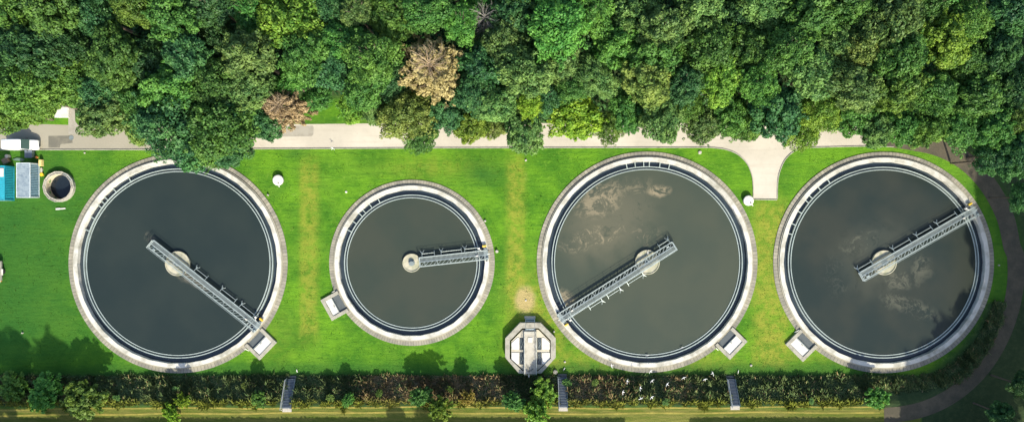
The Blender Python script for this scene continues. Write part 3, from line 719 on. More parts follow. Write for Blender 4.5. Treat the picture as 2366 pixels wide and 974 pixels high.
# trailer cut by the left edge
t = empty('trailer', at(-6, 625, .5)-Vector((0, 0, .5)), 0, 'pale open trailer cut by the left edge, on the grass below the containers', 'trailer')
MB().box((0, 0, .55), (1.7, 3.4, .10)).box((.82, 0, .8), (.06, 3.4, .45)).box((-.82, 0, .8), (.06, 3.4, .45)).box((0, 1.7, .8), (1.6, .06, .45)).box((0, -1.7, .8), (1.6, .06, .45)).build('bed', M['stone'], t)
for sx in (-1, 1):
    wl = MB().cyl((sx*.9, -.2, .33), (sx*1.1, -.2, .33), .33, 18).build('wheel', M['rubber'], t)
    MB().box((sx*1.0, -.2, .72), (.28, 1.1, .06), 0, .03).build('mudguard', M['cover'], t)
MB().tube([(-.6, -1.7, .5), (0, -3.0, .45)], .05, 6).tube([(.6, -1.7, .5), (0, -3.0, .45)], .05, 6).build('drawbar', M['galv'], t)
MB().box((.3, 1.2, .85), (.9, .7, .5), 0, .04).build('load_box', M['cover'], t)
MB().box((.75, -1.85, .6), (.22, .12, .14)).build('tail_light', M['orange'], t)

# ------------------------------------------------------------------ van
v = empty('parked_van', (-86.4, 11.68, 0), 0, 'white delivery van parked on the road at the left edge of the photo', 'van')
def rr(x, hw, z0, z1, r, n=4, tum=.0):
    pts = []
    for (cx_, cz_, a0) in ((hw-r, z0+r, -90), (hw-r-tum, z1-r, 0), (-(hw-r-tum), z1-r, 90), (-(hw-r), z0+r, 180)):
        for k in range(n+1):
            a = math.radians(a0+90*k/n); pts.append((x, cx_+r*math.cos(a), cz_+r*math.sin(a)))
    return pts
secs = [rr(-2.80, .90, .45, 2.25, .15, tum=.08), rr(-2.72, .97, .35, 2.38, .2, tum=.1), rr(.15, .98, .32, 2.42, .2, tum=.1), rr(.55, .98, .32, 2.30, .22, tum=.12),
        rr(1.05, .98, .32, 1.75, .22, tum=.12), rr(1.50, .97, .32, 1.28, .18, tum=.10), rr(2.25, .93, .33, 1.08, .16, tum=.08), rr(2.62, .84, .36, .92, .15, tum=.05), rr(2.76, .70, .42, .80, .12, tum=.02)]
body = MB().loft(secs).build('body', M['white_paint'], v, smooth=False)
for p_ in body.data.polygons: p_.use_smooth = True
def quad(pts, th=.02):
    P = [Vector(p) for p in pts]; nrm = (P[1]-P[0]).cross(P[2]-P[0]).normalized()*th
    n = len(P); return MB().loft([[tuple(p) for p in P], [tuple(p+nrm) for p in P]])
quad([(.60, -.80, 2.275), (.60, .80, 2.275), (1.47, .88, 1.32), (1.47, -.88, 1.32)], -.03).build('windscreen', M['glass'], v)
for sy in (-1, 1):
    quad([(.25, sy*.935, 2.05), (.70, sy*.935, 1.98), (1.25, sy*.965, 1.32), (.25, sy*.985, 1.32)], .02*(-sy)).build('side_window', M['glass'], v)
    for xx in (-1.75, 1.72):
        wl = MB().cyl((xx, sy*.74, .34), (xx, sy*.97, .34), .34, 22).build('wheel', M['rubber'], v)
        MB().cyl((xx, sy*.97, .34), (xx, sy*.985, .34), .20, 16).build('hub_cap', M['galv'], wl)
    MB().box((1.15, sy*1.08, 1.35), (.12, .22, .26), 0, .04).build('wing_mirror', M['dark_metal'], v)
    MB().box((2.60, sy*.66, .80), (.18, .26, .16), .35*sy, .04).build('headlight', weathered('lamp_lens', (.6, .62, .62), (.4, .42, .42), 3, .4, rough=.1), v)
    MB().box((-2.81, sy*.86, 1.2), (.04, .12, .4)).build('tail_light', weathered('red_lens', (.5, .03, .02), (.3, .02, .02), 3, .4, rough=.2), v)
MB().box((2.72, 0, .46), (.16, 1.5, .18), 0, .05).build('bumper', M['dark_metal'], v)
MB().box((2.755, 0, .66), (.05, .8, .12), 0, .01).build('grille', M['dark_metal'], v)
quad([(1.55, -.72, 1.262), (1.55, .72, 1.262), (1.62, .70, 1.245), (1.62, -.70, 1.245)], -.02).build('wiper_cowl', M['dark_metal'], v)

# ------------------------------------------------------------------ slab, vent covers, small markers
p = at(145, 259); tag(MB().box((0, 0, .19), (2.5, 2.0, .38), 0, .03).box((.0, 0, .40), (2.2, 1.7, .05), 0, .02).build('concrete_slab', M['cover'], None, (p.x, p.y, 0)), 'pale square concrete slab half hidden by leaves above the road', 'slab')
p = at(165, 318); tag(MB().cyl((0, 0, 0), (0, 0, .05), .32, 24).ring(.32, .42, 0, .04, 24).build('manhole_cover', M['galv_dark'], None, (p.x, p.y, .01)), 'round manhole cover in the dark patch of the road right of the van', 'manhole cover')
def vent(px, py, r, spout, label):
    p = at(px, py, .5); t = empty('vent_cover', (p.x, p.y, 0), 0, label, 'vent cover', 'round white vent covers on the lawn')
    MB().cyl((0, 0, 0), (0, 0, .62), r*.92, 28).build('shaft', M['grey_concrete'], t)
    secs = []
    for (rr_, z_) in ((r, .60), (r*1.02, .68), (r*.95, .76), (r*.7, .80), (r*.35, .82)): secs.append([(rr_*math.cos(2*PI*k/28), rr_*math.sin(2*PI*k/28), z_) for k in range(28)])
    MB().loft(secs).build('lid', M['cover'], t)
    a = math.radians(spout); MB().tube([(r*.7*math.cos(a), r*.7*math.sin(a), .80), (r*1.35*math.cos(a), r*1.35*math.sin(a), .62)], [.10, .08], 8).build('lifting_arm', M['cover'], t)
    MB().box((r*.55*math.cos(a), r*.55*math.sin(a), .85), (.22, .16, .08), a).build('hinge', M['dark_metal'], t)
vent(643, 416, .93, -80, 'round white vent cover on the grass right of the leftmost tank')
vent(1729, 463, .90, -50, 'round white vent cover on the grass at the foot of the drive')
def post(px, py, label, rad=.22, h=.5, mat='stone'):
    p = at(px, py); tag(MB().cyl((0, 0, 0), (0, 0, h), rad, 12, rad*.85).cyl((0, 0, h), (0, 0, h+.04), rad*.6, 12).build('marker_post', M[mat], None, (p.x, p.y, 0)), label, 'marker post')
post(1148, 580, 'small pale marker post touching the right rim of the smallest tank', .30, .45)
post(1121, 510, 'small pale marker post outside the upper right rim of the smallest tank', .2, .3)
post(1617, 352, 'low round stone marker on the grass above the tank with tan scum', .34, .2)
post(1283, 858, 'low round stone marker at the lower right of the octagonal chamber', .42, .35, 'grey_concrete')
post(1280, 765, 'small post beside the upper right wall of the octagonal chamber', .18, .3)
post(1735, 843, 'small grey marker on the yellow grass between the two rightmost tanks', .22, .2)
post(1215, 370, 'small pale marker on the yellowed grass strip under the road', .20, .2)
post(53, 768, 'tiny pale marker alone in the tree shadow at the lower left', .15, .3)
post(2307, 612, 'tiny marker on the dark grass between the rightmost tank and the track', .13, .3)
post(620, 450, 'tiny pale post at the upper right rim of the leftmost tank', .16, .4)
post(1305, 835, 'small pale stone on the yellow grass right of the octagonal chamber', .20, .15)
post(196, 353, 'tiny pale stone on the grass just under the road kerb at the left', .16, .15)
post(800, 443, 'small white stub for a bird on the lawn upper left of the smallest tank', .2, .15, 'cover')  # plain stub standing in for a bird
post(1215, 693, 'small pinkish stone in the bare patch above the octagonal chamber', .2, .12)

# ------------------------------------------------------------------ stairs up the embankment
def stairs(px, py0, py1, lean, label):
    a = at(px, py0); yb = a.y; topz = BH
    p1 = at(px+lean, py1, topz); y1 = p1.y; x = (a.x+p1.x)/2
    t = empty('embankment_stairs', (x, yb, .34), 0, label, 'stairs', 'stairs up the embankment')
    n = 19; run = (y1-yb)/n
    for k in range(n):
        MB().box((0, run*(k+.5), (k+1)*topz/n+.10), (1.42, abs(run)*.86, .06)).build('tread', M['tread'], t)
    for sx in (-1, 1):
        MB().loft([[(sx*.74-.05, q_[0], q_[1]-.25), (sx*.74+.05, q_[0], q_[1]-.25), (sx*.74+.05, q_[0], q_[1]+.05), (sx*.74-.05, q_[0], q_[1]+.05)] for q_ in ((0, .25), (y1-yb, topz+.25))]).build('stringer', M['galv_dark'], t)
    mb = MB(); mb.tube([(-.80, .1, .1), (-.80, 0, 1.25), (-.80, y1-yb, topz+1.15), (-.80, y1-yb-.3, topz+.1)], .055, 6); mb.tube([(-.80, 0, .7), (-.80, y1-yb, topz+.6)], .035, 6)
    for k in range(1, 5): mb.tube([(-.80, (y1-yb)*k/5, topz*k/5+.1), (-.80, (y1-yb)*k/5, topz*k/5+1.22)], .035, 6)
    mb.build('handrail', M['cover'], t)
    MB().loft([[(-.7, 0, -.3), (.7, 0, -.3), (.7, 0, .02), (-.7, 0, .02)], [(-.7, y1-yb, topz-.3), (.7, y1-yb, topz-.3), (.7, y1-yb, topz+.02), (-.7, y1-yb, topz+.02)]]).build('base_slab', M['dark_metal'], t)
    MB().box((0, y1-yb-.35, topz-.28), (1.6, .7, .12), 0, .02).build('landing', M['stone'], t)
    MB().box((0, .25, -.24), (1.6, .5, .20), 0, .02).build('bottom_step', M['dark_concrete'], t)
    return t
M['tread'] = weathered('steel_tread', (.13, .16, .19), (.07, .09, .11), 3, .5, rough=.5)
stairs(674, 873, 941, -10, 'leftmost stairs up the grassy bank, below the leftmost tank')
stairs(1299, 869, 939, 2, 'middle stairs up the bank, right of the octagonal chamber')
stairs(1689, 873, 936, 7, 'rightmost stairs up the bank, below the gap between the two rightmost tanks')

# ------------------------------------------------------------------ foliage
def leaf_cloud(centres, radii, per, size, r_, up=.35, flat=.75, elong=1.0):
    """leaf faces scattered in the outer shell of each clump; returns (n,4,3) and a value per leaf"""
    cs = np.repeat(np.asarray(centres), per, 0); rs = np.repeat(np.asarray(radii), per)
    n = len(cs)
    d = r_.normal(size=(n, 3)); d /= np.linalg.norm(d, axis=1)[:, None]
    rad = rs*(.55+.5*r_.random(n)**.6)
    pos = cs+d*rad[:, None]*np.array([1, 1, flat])
    nrm = d+r_.normal(size=(n, 3))*.55+np.array([0, 0, up]); nrm /= np.linalg.norm(nrm, axis=1)[:, None]
    a = r_.normal(size=(n, 3)); u = np.cross(nrm, a); u /= np.linalg.norm(u, axis=1)[:, None]; v = np.cross(nrm, u)
    s = size*(.6+.8*r_.random(n))[:, None]
    tip = nrm*s*.25
    q = np.stack([pos-u*s*.55*elong, pos-v*s*.36+tip*.4, pos+u*s*.62*elong-tip, pos+v*s*.36+tip*.4], 1)
    return q, r_.random(n)
def crown_mesh(seed, R=5.0, hz=4.2, nb=34, per=230, size=.42, spread=.78, rk=(.15, .13)):
    r_ = np.random.default_rng(seed); cs = []; rs = []
    # main limbs give an uneven, lobed outline
    lobes = [(r_.random()*2*PI, .6+.4*r_.random()) for _ in range(7)]
    k = 0
    while len(cs) < nb and k < 4000:
        k += 1
        ph = r_.random()*2*PI; u = r_.random()
        lob = .60+.42*max([w_*max(0, math.cos(ph-a))**3 for a, w_ in lobes])*1.15
        el = math.asin(min(1, u**.8)) ; rr_ = R*spread*lob*(.84+.22*r_.random())
        p_ = np.array([rr_*math.cos(el)*math.cos(ph), rr_*math.cos(el)*math.sin(ph), hz*(.15+.75*math.sin(el))*(.85+.25*r_.random())])
        rad = R*(rk[0]+rk[1]*r_.random())
        if all(np.linalg.norm(p_-c)>(rad+q_)*.62 for c, q_ in zip(cs, rs)): cs.append(p_); rs.append(rad)
    lv, va = leaf_cloud(cs, rs, per, size, r_)
    if rk[0] < .1: lv[:, :, :2] *= (.75+.5*np.random.default_rng(seed).random((len(lv), 1, 1)))
    # inner leaves
    ni = 700; d = r_.normal(size=(ni, 3)); d /= np.linalg.norm(d, axis=1)[:, None]
    c2 = d*np.array([R*.55, R*.55, hz*.35])*r_.random((ni, 1))**.5+np.array([0, 0, hz*.25])
    l2, v2 = leaf_cloud(c2, np.full(ni, .3), 1, size*1.5, r_)
    # stray sprigs round the outline
    ns = 26; idx = r_.integers(0, len(cs), ns); c3 = []
    for i in idx:
        o = cs[i]/np.linalg.norm(cs[i]); c3.append(cs[i]+o*rs[i]*(.9+.5*r_.random())+r_.normal(size=3)*.3)
    l3, v3 = leaf_cloud(c3, np.full(ns, R*.07), 22, size*.85, r_)
    allq = np.concatenate([lv, l2, l3]); allv = np.concatenate([va, v2, v3])
    me = tris_mesh('crown', allq, 4, allv); me.materials.append(LK['mid']); return me, list(zip(cs, rs))
def trunk_mesh(h, clumps, crown_z, seed, mat, rad=.28, nl=9):
    r_ = random.Random(seed); mb = MB()
    top = (r_.uniform(-.3, .3), r_.uniform(-.3, .3), crown_z+1.5)
    mb.tube([(0, 0, -.2), (0, 0, .4), (top[0]*.5, top[1]*.5, crown_z*.6), top], [rad*1.5, rad*1.1, rad*.8, rad*.35], 8)
    for i in range(nl):
        c, q_ = clumps[(i*5) % len(clumps)]; z0 = crown_z*r_.uniform(.55, .95); e = (c[0]*.8, c[1]*.8, c[2]*.7+crown_z)
        m_ = (e[0]*.5, e[1]*.5, (z0+e[2])/2+.5)
        mb.tube([(0, 0, z0), m_, e], [rad*.5, rad*.3, rad*.1], 5)
    return mb
CROWNS = []
for k in range(9):
    me_, cl = crown_mesh(100+k, nb=(30, 38, 34, 44, 26, 36, 40, 32, 46)[k], per=(330, 300, 300, 270, 350, 310, 290, 320, 270)[k], size=(.34, .31, .37, .29, .38, .33, .31, .35, .28)[k], hz=(4.2, 3.6, 4.8, 4.0, 5.2, 3.8, 4.4, 3.4, 4.6)[k])
    tm = trunk_mesh(10, cl, 7.0, k, None); o = tm.build('trunk', M['bark']); tmesh = o.data; bpy.data.objects.remove(o)
    CROWNS.append((me_, tmesh))
for k in range(3):
    me_, cl = crown_mesh(300+k, nb=60, per=48, size=.75, hz=5.0, spread=.95, rk=(.06, .08))
    tm = trunk_mesh(10, cl, 7.0, 40+k, None); o = tm.build('trunk', M['bark']); tmesh = o.data; bpy.data.objects.remove(o)
    CROWNS.append((me_, tmesh))
# dead / dry crowns: bare branches carrying thin dry leaves
def dry_crown(seed, R=5.0, hz=4.5, nbr=70):
    r_ = np.random.default_rng(seed); pyr = random.Random(seed); mb = MB(); cs = []
    mb.tube([(0, 0, -.2), (0, 0, 6), (.2, .1, 7+hz)], [.30, .20, .04], 8)
    for i in range(nbr):
        a = i*2.399+pyr.uniform(-.2, .2); f = (i+.5)/nbr; L = R*(.95-.55*f)*pyr.uniform(.75, 1.1); z0 = 5+(hz+1.6)*f; up = .15+1.5*f
        e = Vector((L*math.cos(a), L*math.sin(a), z0+L*.28*up)); m_ = Vector((e.x*.5, e.y*.5, (z0+e.z)/2+.3))
        mb.tube([(0, 0, z0), m_, e], [.07, .04, .015], 4)
        for j in range(5):
            s_ = .35+.16*j; b0 = Vector((0, 0, z0)).lerp(e, s_); aa = a+pyr.choice((-1, 1))*pyr.uniform(.4, .9); l2 = L*.28
            b1 = b0+Vector((l2*math.cos(aa), l2*math.sin(aa), pyr.uniform(.1, .7))); mb.tube([b0, b1], [.035, .012], 3); cs.append(np.array(b0.lerp(b1, .7))-[0, 0, 7]); cs.append(np.array(b1)-[0, 0, 7])
    lv, va = leaf_cloud(cs, np.full(len(cs), R*.085), 26, .34, r_, up=.5, elong=1.3)
    me = tris_mesh('crown', lv, 4, va); me.materials.append(LK['tan'])
    o = mb.build('trunk', M['dead_bark']); tm = o.data; bpy.data.objects.remove(o); return me, tm
DRY = dry_crown(5)
tree_objs = []
def tree(px, py, r_px, kind, h, label=None, group='trees of the wood along the road', proto=None, name='broadleaf_tree', base_z=None, cat='tree', zs=1.0):
    """px, py, r_px: where the crown is seen in the photo; h: height of the crown's middle above its foot"""
    g = base_z or 0.0
    zc = h+g; p = at(px, py, zc); sc = r_px/S*(H-zc)/H/5.0
    t = empty(name, (p.x, p.y, g), rnd.random()*2*PI, label, cat, group)
    cr, tr = (DRY if proto == 'dry' else CROWNS[proto if proto is not None else rnd.randrange(9)])
    c = bpy.data.objects.new('crown', cr); C.objects.link(c); c.parent = t
    zc0 = h-1.6*sc
    c.location = (0, 0, zc0); kx = rnd.uniform(.86, 1.16); c.scale = (sc*kx, sc/kx, sc*zs)
    c.material_slots[0].link = 'OBJECT'; c.material_slots[0].material = LK[kind]
    u = bpy.data.objects.new('trunk', tr); C.objects.link(u); u.parent = t; u.scale = (sc, sc, max(zc0, .5)/7.0)
    return t
COL = {'dark': 'dark green', 'teal': 'blue green', 'mid': 'mid green', 'fresh': 'fresh green', 'sage': 'pale sage green', 'olive': 'olive green', 'yellow': 'yellowish green', 'lime': 'bright lime yellow', 'gold': 'golden green'}
# (x, y, crown radius, kind, height) read off the photograph
T = [
 # top edge
 (15, 25, 66, 'olive', 15), (118, 12, 70, 'mid', 16), (222, 35, 64, 'teal', 14), (318, 8, 60, 'olive', 15), (405, 45, 62, 'mid', 15), (488, 10, 60, 'dark', 14), (575, 18, 52, 'mid', 15),
 (668, 48, 84, 'yellow', 16), (757, 20, 48, 'teal', 14), (822, 28, 40, 'sage', 16), (898, 42, 62, 'fresh', 15), (985, 28, 58, 'mid', 16), (1066, 56, 48, 'fresh', 14), (1118, 2, 34, 'mid', 12), (1192, 28, 62, 'teal', 15),
 (1285, 55, 78, 'fresh', 17), (1372, 28, 58, 'fresh', 16), (1470, 22, 62, 'sage', 15), (1528, 62, 62, 'sage', 16), (1612, 12, 66, 'sage', 15), (1700, 42, 58, 'dark', 13), (1768, 8, 56, 'sage', 16), (1862, 40, 72, 'mid', 16),
 (1955, 12, 60, 'mid', 15), (2062, 45, 80, 'sage', 17), (2160, 12, 58, 'mid', 15), (2238, 52, 54, 'olive', 15), (2330, 22, 62, 'dark', 15),
 # middle of the wood
 (48, 118, 74, 'dark', 15), (145, 105, 62, 'dark', 12), (55, 205, 74, 'olive', 14), (158, 178, 70, 'olive', 13), (255, 128, 72, 'mid', 15), (228, 215, 58, 'teal', 12), (338, 148, 62, 'dark', 12), (322, 232, 62, 'mid', 12), (425, 128, 64, 'teal', 15), (395, 205, 64, 'fresh', 14),
 (505, 92, 58, 'dark', 12), (492, 190, 66, 'mid', 14), (575, 128, 60, 'sage', 15), (588, 205, 58, 'sage', 14), (545, 262, 62, 'teal', 12), (700, 128, 66, 'mid', 15), (672, 192, 40, 'fresh', 10), (762, 158, 60, 'teal', 14), (795, 100, 55, 'mid', 14), (862, 132, 66, 'fresh', 16), (905, 185, 48, 'teal', 11), (835, 198, 56, 'mid', 13),
 (1110, 152, 62, 'dark', 13), (1092, 218, 52, 'teal', 12), (1168, 100, 60, 'sage', 15), (1215, 165, 66, 'sage', 16), (1292, 148, 54, 'sage', 14), (1420, 108, 58, 'fresh', 14), (1378, 178, 52, 'sage', 14), (1318, 205, 38, 'mid', 12), (1512, 128, 60, 'mid', 14), (1492, 196, 66, 'gold', 15), (1588, 192, 48, 'teal', 15), (1572, 108, 50, 'dark', 11),
 (1640, 110, 66, 'mid', 15), (1668, 188, 58, 'yellow', 14), (1742, 118, 62, 'mid', 15), (1755, 192, 52, 'fresh', 14), (1820, 118, 58, 'mid', 16), (1878, 172, 68, 'sage', 16), (1935, 98, 50, 'sage', 14), (1992, 118, 52, 'gold', 15), (1972, 198, 70, 'sage', 16), (2080, 130, 66, 'mid', 16), (2068, 205, 62, 'olive', 14), (2180, 92, 60, 'yellow', 15), (2225, 142, 58, 'mid', 13), (2150, 215, 62, 'mid', 14),
 (2300, 118, 52, 'dark', 12), (2248, 225, 62, 'mid', 13), (2338, 205, 60, 'dark', 12),
 # edge along the road
 (30, 258, 62, 'olive', 11), (95, 232, 52, 'olive', 12), (238, 262, 66, 'sage', 10), (322, 302, 34, 'gold', 8), (402, 280, 88, 'teal', 12), (512, 300, 84, 'mid', 12), (445, 335, 60, 'teal', 11), (530, 338, 56, 'teal', 11), (492, 348, 40, 'mid', 10), (612, 288, 46, 'teal', 10), (728, 230, 36, 'mid', 8), (820, 245, 42, 'yellow', 7), (865, 242, 42, 'sage', 9),
 (938, 272, 66, 'gold', 11), (975, 318, 38, 'mid', 9), (1032, 262, 46, 'teal', 10), (1090, 278, 52, 'yellow', 8), (1142, 240, 50, 'sage', 12), (1150, 288, 34, 'gold', 7), (1222, 238, 34, 'lime', 13), (1205, 300, 56, 'sage', 10), (1332, 262, 64, 'lime', 11), (1262, 228, 42, 'teal', 12), (1408, 290, 42, 'olive', 8), (1452, 252, 48, 'mid', 10),
 (1528, 278, 58, 'sage', 11), (1588, 250, 42, 'olive', 10), (1630, 288, 50, 'sage', 9), (1692, 262, 52, 'fresh', 11), (1722, 300, 40, 'olive', 8), (1792, 262, 64, 'teal', 12), (1852, 298, 48, 'yellow', 9), (1898, 258, 52, 'yellow', 12), (1960, 265, 50, 'mid', 11), (2018, 300, 48, 'sage', 10), (2078, 288, 50, 'mid', 11), (2140, 292, 54, 'olive', 11), (2215, 300, 56, 'mid', 12), (2290, 300, 60, 'mid', 12), (2345, 352, 54, 'dark', 12), (2285, 368, 40, 'dark', 10), (2350, 285, 40, 'olive', 12),
]
def zone(x):
    return ('above the van' if x < 175 else 'above the leftmost tank' if x < 640 else 'above the smallest tank' if x < 1165 else 'above the octagon' if x < 1290 else 'above the olive tank' if x < 1735 else 'above the rightmost tank' if x < 2200 else 'above the track')
def row(y, x): return 'at the road edge of the wood' if y >= 226 else ('deep in the wood' if y > 75 else 'along the top edge of the photo')
from collections import defaultdict
gr = defaultdict(list)
for k, t_ in enumerate(T): gr[(zone(t_[0]), 'at' if t_[1] >= 226 else ('deep' if t_[1] > 75 else 'top'), t_[3])].append(k)
NUM = 'none one two three four five six seven'.split()
ORD = ['leftmost', 'second from left', 'third from left', 'fourth from left', 'fifth from left', 'sixth from left']
LB = {}
for key, ks in gr.items():
    ks.sort(key=lambda k: T[k][0])
    for n_, k in enumerate(ks):
        z_ = zone(T[k][0]); r0 = {'at': 'by the road', 'deep': 'inside the wood', 'top': 'at top border'}[key[1]]
        if len(ks) == 1: LB[k] = f'the one {COL[key[2]]} tree {r0} {z_}'
        elif len(ks) == 2: LB[k] = f'{("left", "right")[n_]} of two {COL[key[2]]} trees {r0} {z_}'
        else: LB[k] = f'{ORD[n_]} of {NUM[len(ks)]} {COL[key[2]]} trees {r0} {z_}'
for k, t_ in enumerate(T):
    tree(t_[0], t_[1], t_[2]*1.10, t_[3], t_[4]*rnd.uniform(.92, 1.08), LB[k], proto=k*4 % 9 if k % 2 else (k*5+2) % 9, zs=rnd.uniform(.9, 1.25))
tree(998, 160, 78, 'tan', 14, 'large dry tan tree with radiating bare branches above the smallest tank', proto='dry', name='dry_tree', zs=.9)
tree(657, 248, 52, 'rust', 10, 'smaller dry rusty brown tree between the leftmost tank and the road gap', proto='dry', name='dry_tree', zs=.9)
p_ = at(1120, 45, 13); o = empty('bare_tree', (p_.x, p_.y, 0), .7, 'leafless grey tree with thin branches in a dark gap at top border', 'tree'); u = bpy.data.objects.new('trunk', DRY[1]); C.objects.link(u); u.parent = o; u.material_slots[0].link = 'OBJECT'; u.material_slots[0].material = weathered('grey_bark', (.22, .21, .19), (.12, .11, .10), 3, .6); u.scale = (.9, .9, 1.35)
# wood beyond the frame: upper fringe
for k in range(17):
    tree(k*148-10+rnd.uniform(-25, 25), -62+rnd.uniform(-12, 12), 78, rnd.choice(['mid', 'teal', 'dark', 'sage']), 15, 'tall green tree cut off by the upper border of the photo', group='trees cut by the upper border', proto=k % 9)
# tall unseen trees beyond the borders; right-hand ones added to shade that edge
SHADE = [(-75, -45, 5.0, 11), (-84, -44, 5.5, 10.5), (-90, -47, 5.5, 10.5), (-12.5, -43.5, 2.6, 6), (-18, -43, 2.0, 5.5)]
SHADE += [(95.0, y_, 7.0, 16+(k_ % 3)) for k_, y_ in enumerate((-36, -29, -22, -15, -8, -1, 6))]
SHADE += [(101, y_, 7.0, 18) for y_ in (-33, -25, -18)] + [(93, -43, 7, 17), (86, -45, 6.5, 14), (80, -46, 6, 11), (90, -52, 7, 16), (99, -45, 7, 18), (83, -53, 6, 13), (74, -46, 4.5, 8)]
for (wx_, wy_, rr_, h_) in SHADE:
    g_ = tz(wx_, wy_); k_ = H/(H-h_-g_)*S
    tree(1183+wx_*k_, 487-wy_*k_, rr_*k_, 'mid', h_, 'tall unseen tree beyond the border of the photo, its shade falling on the grass', group='unseen trees beyond the lower and right borders', base_z=g_)
# trees on the dark ground right of the track
for k, (px, py, r_, h_) in enumerate(((2358, 455, 34, 8), (2362, 890, 38, 8), (2310, 955, 34, 7))):
    p_ = at(px, py, h_); tree(px, py, r_, 'dark', h_, ('dark tree right of the bend of the track', 'dark tree at the lower right corner', 'dark low tree outside the lower bend of the track')[k], group=None, base_z=tz(p_.x, p_.y))

# undergrowth under the wood (nobody could count it)
r_ = np.random.default_rng(3)
n = 52000
ux = r_.uniform(-100, 100, n); uy = r_.uniform(15.2, 46, n)
k1 = r_.uniform(0, 1, n) < 1.0
pxx = ux*S+1183; pyy = 487-uy*S
cl = (np.exp(-(((pxx-775)/112)**4+((pyy-258)/38)**4)) > .3) | ((pxx > 92) & (pxx < 188) & (pyy > 236)) | (pyy > 283)
ux, uy = ux[~cl], uy[~cl]; n = len(ux)
hh = (1.2+2.0*(np.sin(ux*.9+np.sin(uy*.7)*2)*.5+.5)*(np.cos(uy*1.1+np.sin(ux*.5)*2)*.5+.5))*np.clip((uy-15.5)/3, .12, 1)
uz = hh*r_.random(n)**.5
l_, v_ = leaf_cloud(np.stack([ux, uy, uz], 1), np.full(n, .3), 1, .55, r_)
me_ = tris_mesh('undergrowth', l_, 4, v_); me_.materials.append(LK['dark'])
o = bpy.data.objects.new('undergrowth', me_); C.objects.link(o); tag(o, 'dark leafy undergrowth on the floor of the wood', 'undergrowth', kind='stuff')

# long grass on the embankment (stuff)
def blades(n, seed, gen, col, ln=(.3, .85), wd=.052):
    r_ = np.random.default_rng(seed); x, y = gen(r_, n); z = terrain(x, y)
    a = r_.uniform(0, 2*PI, len(x)); L = r_.uniform(*ln, len(x))*(.75+.55*np.clip(np.sin(x*1.1+np.sin(y*1.9)*1.3)*np.cos(y*1.5+np.sin(x*.7)*2)+.35*np.sin(x*3.7+y*2.3), -.8, 1)); lean = r_.uniform(.5, 1.25, len(x)) if wd > .046 else r_.uniform(.15, .95, len(x))
    dx, dy = np.cos(a), np.sin(a); w_ = wd*r_.uniform(.6, 1.4, len(x))
    b = np.stack([x, y, z-.03], 1); side = np.stack([-dy, dx, np.zeros(len(x))], 1)*w_[:, None]
    m_ = b+np.stack([dx*L*.35*lean, dy*L*.35*lean, L*.62], 1); tp_ = b+np.stack([dx*L*lean, dy*L*lean, L*(1.0-.45*lean)], 1)
    q = np.stack([b-side, b+side, m_+side*.8, tp_, m_-side*.8], 1)
    return tris_mesh('long_grass', q, 5, None, colors=col(x, y, r_))
def lg_mat():
    m, nt, b = new_mat('long_grass'); a = nt.nodes.new('ShaderNodeAttribute'); a.attribute_name = 'tint'
    nt.links.new(a.outputs['Color'], b.inputs['Base Color']); b.inputs['Roughness'].default_value = .7; b.inputs['Specular IOR Level'].default_value = .2
    tr = nt.nodes.new('ShaderNodeBsdfTranslucent'); nt.links.new(a.outputs['Color'], tr.inputs['Color']); mx = nt.nodes.new('ShaderNodeMixShader'); mx.inputs[0].default_value = .3
    nt.links.new(b.outputs[0], mx.inputs[1]); nt.links.new(tr.outputs[0], mx.inputs[2]); nt.links.new(mx.outputs[0], nt.nodes['Material Output'].inputs['Surface']); return m
LG = lg_mat()
def bank_gen(r_, n):
    # along the straight part, then round the bend
    u = r_.random(n); straight = u < .86
    x = np.where(straight, -96+(ACX+96)*u/.86, 0); rag = .35*np.sin(x*.8)+.3*np.sin(x*2.1+1)+.2*np.sin(x*5.3); d = 18.75+r_.random(n)*(4.5+rag)+np.where(r_.random(n) < .1, -.2*rag, 0); y = np.where(straight, ACY-d, 0)
    ang = np.radians(-90+75*(u-.86)/.14); d2 = 18.7+2.9*sstep((np.degrees(ang)+90)/45)+r_.random(n)*2.2
    x = np.where(straight, x, ACX+d2*np.cos(ang)); y = np.where(straight, y, ACY+d2*np.sin(ang))
    keepm = np.ones(n, bool)
    for sx, lean in ((674, -10), (1299, 2), (1689, 7)):
        xc = (at(sx, 870).x+at(sx+lean, 938, BH).x)/2; keepm &= np.abs(x-xc-lean/S*.4*(-(y+31.4)/2.1)) > .86
    keepm &= np.hypot(x-TANKS[4][0].x, y-TANKS[4][0].y) > 19.8
    keepm &= r_.random(n) < .55+.6*(np.sin(x*.63+1)*np.cos(y*2.1+x*.37)*.5+.5)
    return x[keepm], y[keepm]
def bank_col(x, y, r_):
    px = x*S+1183; g = np.array([.14, .24, .10]); g2 = np.array([.30, .38, .16]); br = np.array([.56, .43, .25]); ye = np.array([.34, .38, .05])
    brown = soft(px, 845, 1165, 14)+.95*soft(px, 1308, 1430, 18)+.55*gss(px, 1565, 30)+.35*gss(px, 30, 40)
    wob = .5+.5*np.sin(x*1.3+np.sin(y*2)*1.5)*np.cos(y*1.7+x*.4)
    pb = np.clip(brown*(.45+.6*wob), 0, .92)+.05
    isb = (r_.random(len(x)) < pb)[:, None]; f = r_.random((len(x), 1))
    c = np.where(isb, br*(.6+.8*f), g+(g2-g)*f)
    edge = np.clip((-(y+32.6))/.8, 0, 1)[:, None]*(x < ACX+4)[:, None]*.85
    return c*(1-edge)+ye*(.7+.5*f)*edge
bm_ = blades(125000, 21, bank_gen, bank_col); bm_.materials.append(LG)
o = bpy.data.objects.new('long_grass', bm_); C.objects.link(o); tag(o, 'long unmown grass, green and straw brown, covering the bank', 'long grass', kind='stuff')
